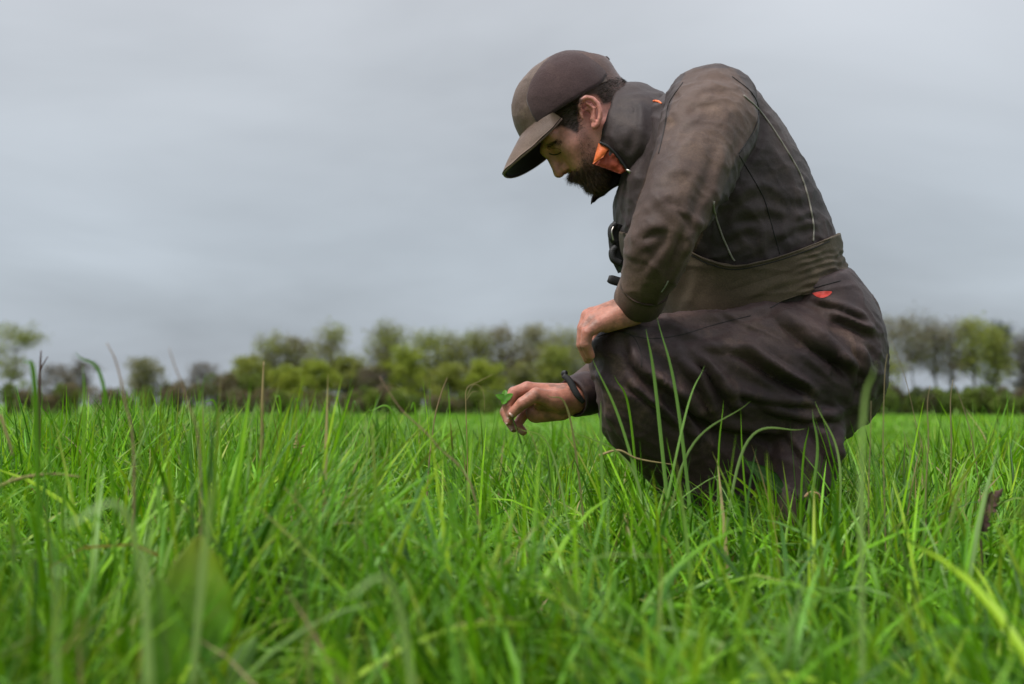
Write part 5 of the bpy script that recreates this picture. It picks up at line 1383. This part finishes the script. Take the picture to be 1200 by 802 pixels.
# far hand reaching forward: thumb side towards us, pinching the clover stem
def q(px, py, Y): return P(px, py, Y)
W1 = q(672, 467, 1.800)
R_IDX = [(q(618, 455.5, 1.786), .0122), (q(602, 460.5, 1.779), .0106), (q(594.5, 475, 1.775), .0092), (q(598, 487, 1.774), .0078)]
R_MID = [(q(619, 458, 1.806), .0122), (q(600, 467, 1.803), .0104), (q(591.5, 483, 1.797), .0090), (q(596, 494, 1.790), .0078)]
R_RNG = [(q(623, 464, 1.822), .0122), (q(604, 477, 1.820), .0104), (q(595, 491, 1.814), .0092), (q(602, 502, 1.804), .0080)]
R_PNK = [(q(632, 474, 1.838), .0115), (q(614, 486, 1.838), .0096), (q(606, 498, 1.832), .0086), (q(613, 506, 1.824), .0074)]
R_THB = [(q(648, 468, 1.770), .0150), (q(628, 463, 1.758), .0128), (q(612, 473, 1.757), .0108), (q(600.5, 484.5, 1.765), .0088)]
palmR = [(q(690, 462, 1.815), q(668, 466, 1.798), .0265, .0245), (W1, R_IDX[0][0], .0235, .0120), (W1, R_MID[0][0], .0230, .0125), (W1 + [0, .012, -.004], R_RNG[0][0], .022, .0125), (W1 + [0, .016, -.006], R_PNK[0][0], .021, .0115),
         (W1 + [0, -.006, -.002], R_THB[0][0], .020, .0165), (q(658, 480, 1.80), q(628, 484, 1.812), .0200, .0185), (q(655, 470, 1.78), q(634, 470, 1.785), .0200, .0150)]
rv, rf = hand([R_IDX, R_MID, R_RNG, R_PNK, R_THB], palmR, .010, q(583, 515, 1.74) * [1, 0, 1] + [0, 1.735, 0], q(695, 436, 1.87) * [1, 0, 1] + [0, 1.885, 0], .0015)
# near hand resting over the knee, back of the hand up, little-finger side towards us
W2 = q(742, 361, 1.603)
L_PNK = [(q(701, 381, 1.582), .0112), (q(688.5, 390, 1.578), .0094), (q(686.5, 404, 1.580), .0084), (q(692, 417, 1.590), .0072)]
L_RNG = [(q(694, 375, 1.597), .0120), (q(685, 386, 1.592), .0102), (q(682.5, 404, 1.594), .0090), (q(688.5, 420, 1.603), .0076)]
L_MID = [(q(690, 371, 1.617), .0122), (q(684, 384, 1.613), .0104), (q(682, 404, 1.615), .0092), (q(689, 421, 1.622), .0078)]
L_IDX = [(q(693, 369, 1.638), .0120), (q(687, 380, 1.637), .0102), (q(685, 399, 1.640), .0092), (q(690, 414, 1.645), .0078)]
L_THB = [(q(728, 372, 1.640), .0145), (q(712, 381, 1.660), .0125), (q(702, 391, 1.668), .0105), (q(697, 402, 1.668), .0088)]
palmL = [(q(756, 345, 1.59), q(744, 360, 1.603), .0250, .0235), (W2 + [0, -.008, 0], L_PNK[0][0], .0180, .0115), (W2 + [0, -.003, .003], L_RNG[0][0], .0190, .0125), (W2 + [0, .004, .004], L_MID[0][0], .0195, .0125),
         (W2 + [0, .012, .003], L_IDX[0][0], .0190, .0120), (W2 + [0, .010, 0], L_THB[0][0], .0190, .0150), (q(746, 374, 1.588), q(712, 382, 1.590), .0095, .0105)]
lv, lf = hand([L_IDX, L_MID, L_RNG, L_PNK, L_THB], palmL, .010, q(668, 435, 1.56) * [1, 0, 1] + [0, 1.545, 0], q(770, 335, 1.70) * [1, 0, 1] + [0, 1.695, 0], .0015)
def core(X):
    c = lambda a, b, ra, rb: sd_cone(X, np.array(a), np.array(b), ra, rb)
    pel = P(960, 400, YM); ch = P(830, 190, YM); nk = P(770, 150, YM)
    d = c(pel, P(890, 300, YM), .105, .095); d = smin(d, c(P(890, 300, YM), ch, .095, .115), .03); d = smin(d, c(ch, nk, .12, .055), .05)
    d = smin(d, c(nk, HF(0, .03), .05, .055), .02)
    shN, shF = P(838, 140, 1.71), P(835, 160, 2.0)
    d = smin(d, c(ch, shN, .08, .045), .04); d = smin(d, c(shN, P(790, 262, 1.545), .045, .036), .02); d = smin(d, c(P(790, 262, 1.545), W2, .036, .020), .01)
    d = smin(d, c(ch, shF, .075, .036), .02); d = smin(d, c(shF, P(800, 328, 2.0), .036, .028), .01); d = smin(d, c(P(800, 328, 2.0), P(775, 392, 1.95), .028, .026), .01); d = smin(d, c(P(775, 392, 1.95), W1, .026, .019), .01)
    for Yk, Yh, Ya in ((1.67, 1.78, 1.715), (2.03, 1.94, 2.005)):
        k_ = P(738, 420, 1.67) if Yk < YM else mir(P(738, 420, 1.67)) + [.03, 0, -.01]
        a_ = P(905, 640, 1.715) if Yk < YM else mir(P(905, 640, 1.715)) + [.03, 0, 0]
        h_ = P(950, 420, Yh) if Yk < YM else mir(P(950, 420, 1.78))
        m_ = P(806, 530, 1.738); m2 = P(854, 582, 1.752)
        if Yk > YM: m_ = mir(m_) + [.03, 0, -.01]; m2 = mir(m2) + [.03, 0, -.01]
        d = smin(d, c(h_, k_, .070, .040), .03); d = smin(d, c(k_, m_, .038, .034), .01); d = smin(d, c(m_, m2, .034, .030), .01); d = smin(d, c(m2, a_, .030, .026), .01)
        d = smin(d, c(a_ + np.array([0, 0, -.02]), a_ + np.array([-.08, 0, -.062]), .026, .016), .01)
    return d
kv, kf = nets(core, np.array([P(590, 520, 1.8)[0], 1.50, 0.0]), np.array([P(1030, 300, YM)[0], 2.16, P(690, 60, YM)[2]]), .009)
BV, BF = merge([(hv, hf), (rv, rf), (lv, lf), (kv, kf)])
pxb = project(BV)
skin = np.array([0.70, 0.315, 0.255]); colb = np.tile(skin, (len(BV), 1))
nh = len(hv)
def paint(mask, c): 
    global colb
    m = np.zeros(len(BV)); m[:len(mask)] = mask; colb = colb * (1 - m[:, None]) + np.array(c) * m[:, None]
hp = pxb[:nh]; nz = 3.0 * fbm(hv * 60, 3, 99)
hpn = hp + nz[:, None]
blob = lambda x, y, r: np.exp(-(((hp[:, 0] - x) ** 2 + (hp[:, 1] - y) ** 2) / r ** 2))
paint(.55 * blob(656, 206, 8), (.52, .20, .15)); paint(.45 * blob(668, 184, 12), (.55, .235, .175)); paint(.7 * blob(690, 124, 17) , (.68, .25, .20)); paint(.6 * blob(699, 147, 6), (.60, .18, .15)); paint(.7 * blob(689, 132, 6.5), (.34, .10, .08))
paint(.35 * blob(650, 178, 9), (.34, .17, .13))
paint(.8 * poly_mask(hp, [(669, 211), (673, 210.5), (680, 213), (678, 216), (672, 214.5)], 1.2), (.40, .13, .11))
BEARD = [(667, 208), (668, 203), (673, 202), (678, 199), (680, 192), (678, 180), (676, 165), (677, 152), (683, 150), (690, 157), (697, 166), (705, 185), (738, 205), (730, 232), (690, 245), (684, 226), (680, 216)]
paint(.80 * poly_mask(hpn, BEARD, 6.0) * (.42 + .58 * smooth(hp[:, 1] + (700 - hp[:, 0]) * .2, 172, 205)), (.085, .052, .036))
HAIRP = [(634, 152), (650, 150), (658, 148), (666, 152), (676, 156), (679, 148), (678, 135), (678, 122), (684, 112), (700, 112), (706, 122), (712, 122), (726, 116), (735, 90), (700, 50), (590, 60), (600, 150)]
paint(.9 * poly_mask(hpn, HAIRP, 2.2), (.042, .030, .025))
paint(.5 * poly_mask(hp, [(640, 169), (648, 166), (656, 168), (655, 171), (646, 171.5)], 1.5), (.07, .045, .032))
# hands: redder knuckles, pale nails, ingrained soil
def tintball(c, r, col, amt, lo_=nh, hi_=None):
    global colb
    d = np.linalg.norm(BV - c, axis=1); m = amt * np.exp(-(d / r) ** 2); m[:nh] = 0; colb = colb * (1 - m[:, None]) + np.array(col) * m[:, None]
hs = slice(nh, nh + len(rv) + len(lv)); colb[hs] = np.array([0.46, 0.190, 0.130])
for ch_ in (R_IDX, R_MID, R_RNG, R_PNK, R_THB, L_PNK, L_RNG, L_MID, L_IDX):
    tintball(ch_[0][0], .014, (.45, .17, .13), .6); tintball(ch_[1][0], .010, (.43, .15, .115), .6); tintball(ch_[2][0], .007, (.42, .15, .115), .5)
soil = smooth(fbm(BV * 55, 4, 33), .0, .4); soil[:nh] = 0; colb = colb * (1 - .55 * soil[:, None]) + np.array([.13, .075, .05]) * .55 * soil[:, None]
for ch_, dy in ((R_IDX, 0), (R_MID, 0), (R_RNG, 0), (R_PNK, 0)):
    p_ = ch_[3][0] + np.array([-.004, -.003, .001]); tintball(p_, .0045, (.55, .38, .32), .6)
body = part('body', BV, BF, M_SKIN, attrs={'tint': colb})
# thumb nail and finger nails as thin plates
def nail(c, nrm, ax, w, l, parent):
    nrm = np.array(nrm, float); nrm /= np.linalg.norm(nrm); ax = np.array(ax, float); ax -= nrm * (ax @ nrm); ax /= np.linalg.norm(ax); s = np.cross(nrm, ax)
    u = np.linspace(-1, 1, 9)[:, None]; t = np.linspace(-1, 1, 9)[None]
    x = u * np.sqrt(np.clip(1 - .35 * t ** 4, 0, 1)); G = c + s * (w * x)[..., None] + ax * (l * t + 0 * u)[..., None] - nrm * (w * .45 * u ** 2 + .05 * l * t ** 2)[..., None]
    V, F = sheet(G, .0007); return mesh_obj('nail', V, F, M_NAIL, parent)
M_NAIL = mat_plain('nail', (.50, .33, .26), .3)
d_ = R_THB[3][0] - R_THB[2][0]; d_ /= np.linalg.norm(d_)
nail(R_THB[3][0] + d_ * .001 + np.array([.002, -.0084, .0018]), (.15, -1, .25), d_, .0055, .0068, body)
for ch_ in (R_IDX, R_MID, R_RNG):
    d_ = ch_[3][0] - ch_[2][0]; d_ /= np.linalg.norm(d_); nn0 = np.array([-.9, -.5, -.1]); nail(ch_[3][0] + nn0 / np.linalg.norm(nn0) * .0076, nn0, d_, .0045, .0055, body)

# ---- eye line, brow, beard and hair
def strands(name, V, F, wmask, n, length, width, flow, cols, parent, lift=0.5, curl=.35, seed=5):
    r = np.random.default_rng(seed)
    fc = V[F].mean(1); n_ = vnormals(V, F); fn = n_[F].mean(1); fn /= np.linalg.norm(fn, axis=1)[:, None] + 1e-9
    ar = np.linalg.norm(np.cross(V[F[:, 2]] - V[F[:, 0]], V[F[:, 3]] - V[F[:, 1]]), axis=1) / 2
    w = wmask(fc) * ar; w /= w.sum(); idx = r.choice(len(F), n, p=w)
    uv = r.uniform(0, 1, (n, 2, 1)); q_ = V[F[idx]]
    p0 = (q_[:, 0] * (1 - uv[:, 0]) + q_[:, 1] * uv[:, 0]) * (1 - uv[:, 1]) + (q_[:, 3] * (1 - uv[:, 0]) + q_[:, 2] * uv[:, 0]) * uv[:, 1]
    nr = fn[idx]
    fl = flow(p0) if callable(flow) else np.broadcast_to(flow, p0.shape)
    fl = fl - nr * (fl * nr).sum(1)[:, None]; fl /= np.linalg.norm(fl, axis=1)[:, None] + 1e-9
    d0 = fl + nr * lift * r.uniform(.5, 1.5, (n, 1)) + r.normal(0, curl, (n, 3)); d0 /= np.linalg.norm(d0, axis=1)[:, None]
    d1 = d0 + r.normal(0, curl * .8, (n, 3)) + fl * .4 - nr * lift * .35; d1 /= np.linalg.norm(d1, axis=1)[:, None]
    Ln = (length(p0) if callable(length) else length) * r.uniform(.6, 1.25, n)
    Ln = Ln[:, None]
    c0 = p0 - nr * .001; c1 = c0 + d0 * Ln * .5; c2 = c1 + d1 * Ln * .5
    sd_ = np.cross(d0, r.normal(0, 1, (n, 3))); sd_ /= np.linalg.norm(sd_, axis=1)[:, None]
    W = width
    Vv = np.stack([c0 - sd_ * W, c0 + sd_ * W, c1 - sd_ * W * .8, c1 + sd_ * W * .8, c2 - sd_ * W * .15, c2 + sd_ * W * .15], 1).reshape(-1, 3)
    b = np.arange(n)[:, None] * 6; Fq = np.concatenate([b + [0, 1, 3, 2], b + [2, 3, 5, 4]])
    cc = np.array(cols)[r.integers(0, len(cols), n)] * r.uniform(.7, 1.3, (n, 1))
    return mesh_obj(name, Vv, Fq, M_HAIR, parent, False, attrs={'tint': np.repeat(cc, 6, 0)})
down = -eb
def beard_w(c):
    p = project(c); 
    m = poly_mask(p + (3.0 * fbm(c * 60, 3, 99))[:, None], BEARD, 4.0)
    lips = poly_mask(p, [(668, 210), (674, 209), (682, 214), (676, 216), (671, 214.5)], 1.0)
    return np.clip(m, 0, 1) * (1 - .9 * lips) * (.16 + .84 * smooth(p[:, 1] + (700 - p[:, 0]) * .2, 165, 205))
def beard_len(p0):
    p = project(p0); low = smooth((p[:, 1] - 185) + (700 - p[:, 0]) * .15, 0, 35); return .0045 + .0125 * low
DB = [(.035, .022, .016), (.065, .038, .024), (.12, .066, .036), (.20, .11, .055)]
strands('beard', hv, hf, beard_w, 17000, beard_len, .00032, down * .9 + ea * .25, DB, man, .55, .35, 6)
def hair_w(c):
    p = project(c); return poly_mask(p, [(634, 153), (650, 149), (662, 148), (676, 157), (680, 150), (679, 138), (678, 124), (684, 108), (662, 118), (640, 140)], 2.0) + poly_mask(p, [(698, 114), (706, 121), (714, 122), (730, 112), (738, 90), (712, 92), (700, 104)], 2.0)
DH = [(.020, .014, .012), (.032, .022, .018), (.045, .032, .025)]
strands('hair', hv, hf, hair_w, 9000, .0085, .00030, down * .5 - ea * .9, DH, man, .22, .18, 7)
strands('eyebrows', hv, hf, lambda c: poly_mask(project(c), [(637, 172), (643, 167.5), (650, 165.5), (658, 168), (657, 171), (648, 170.5), (640, 175)], 1.0), 1300, .006, .00030, down * .1 - ea * .8, DH, man, .3, .2, 8)
def lash(sgn):
    pts = []
    for a_, l_ in ((.0985, .022), (.1008, .028), (.0995, .036), (.0935, .043)):
        pts.append(HF(a_, -.0060 - .06 * (l_ - .022) * .5, sgn * l_))
    v, f = tube(np.array(pts), [.0006, .0011, .0011, .0006], 6, 14); mesh_obj('eyelashes', v, f, M_LASH, man)
M_CREASE = mat_plain('eyelid_crease', (.20, .09, .065), .7)
M_LASH = mat_plain('lash', (.02, .014, .012), .6)
htree = bvh(hv, hf)
line_on('eyelashes', htree, [(643.5, 180), (648, 181.5), (653, 181), (657.5, 178.5)], .0010, M_LASH, man, .0002)
line_on('eyelid_crease', htree, [(643, 175.5), (648, 174), (654, 174.5), (658, 177)], .0006, M_CREASE, man, -.0002)
lash(1)

# ---- clover in the fingers
def build_clover():
    Yv = 1.768
    root = empty('clover_sprig', P(599, 486, Yv)); tag(root, 'fresh green clover sprig with rounded leaflets pinched between thumb and forefinger', 'clover')
    c = P(592, 468, Yv)
    v, f = tube(np.array([P(611, 520, Yv), P(603, 497, Yv - .002), P(598, 484, Yv - .001), P(593, 474, Yv), c]), [.0012, .0011, .0010, .0009, .0008], 8, 24)
    mesh_obj('stem', v, f, M_CLOV, root, attrs={'tint': np.broadcast_to(np.array([.12, .20, .04]), (len(v), 3))})
    for (x, y, dY, w, nr) in ((581, 463, -.002, .0072, (-.1, -.8, .6)), (601, 462, -.006, .0070, (.3, -.8, .6)), (589, 474, -.010, .0065, (0, -1, .3)), (592, 457, .012, .0075, (0, -.6, .8))):
        V, F, cc = broad_leaf(c, P(x, y, Yv + dY), w, nr, (0.07, .23, .010), (.12, .34, .015), .15, 16, 11, .02)
        mesh_obj('leaflet', V, F, M_CLOV, root, attrs={'tint': cc})
M_CLOV = mat_attr('clover', rough=.5, transl=.3, varscale=90, bump=.3, bscale=300)
build_clover()
# pale fallen blade tip caught on the back of the reaching hand
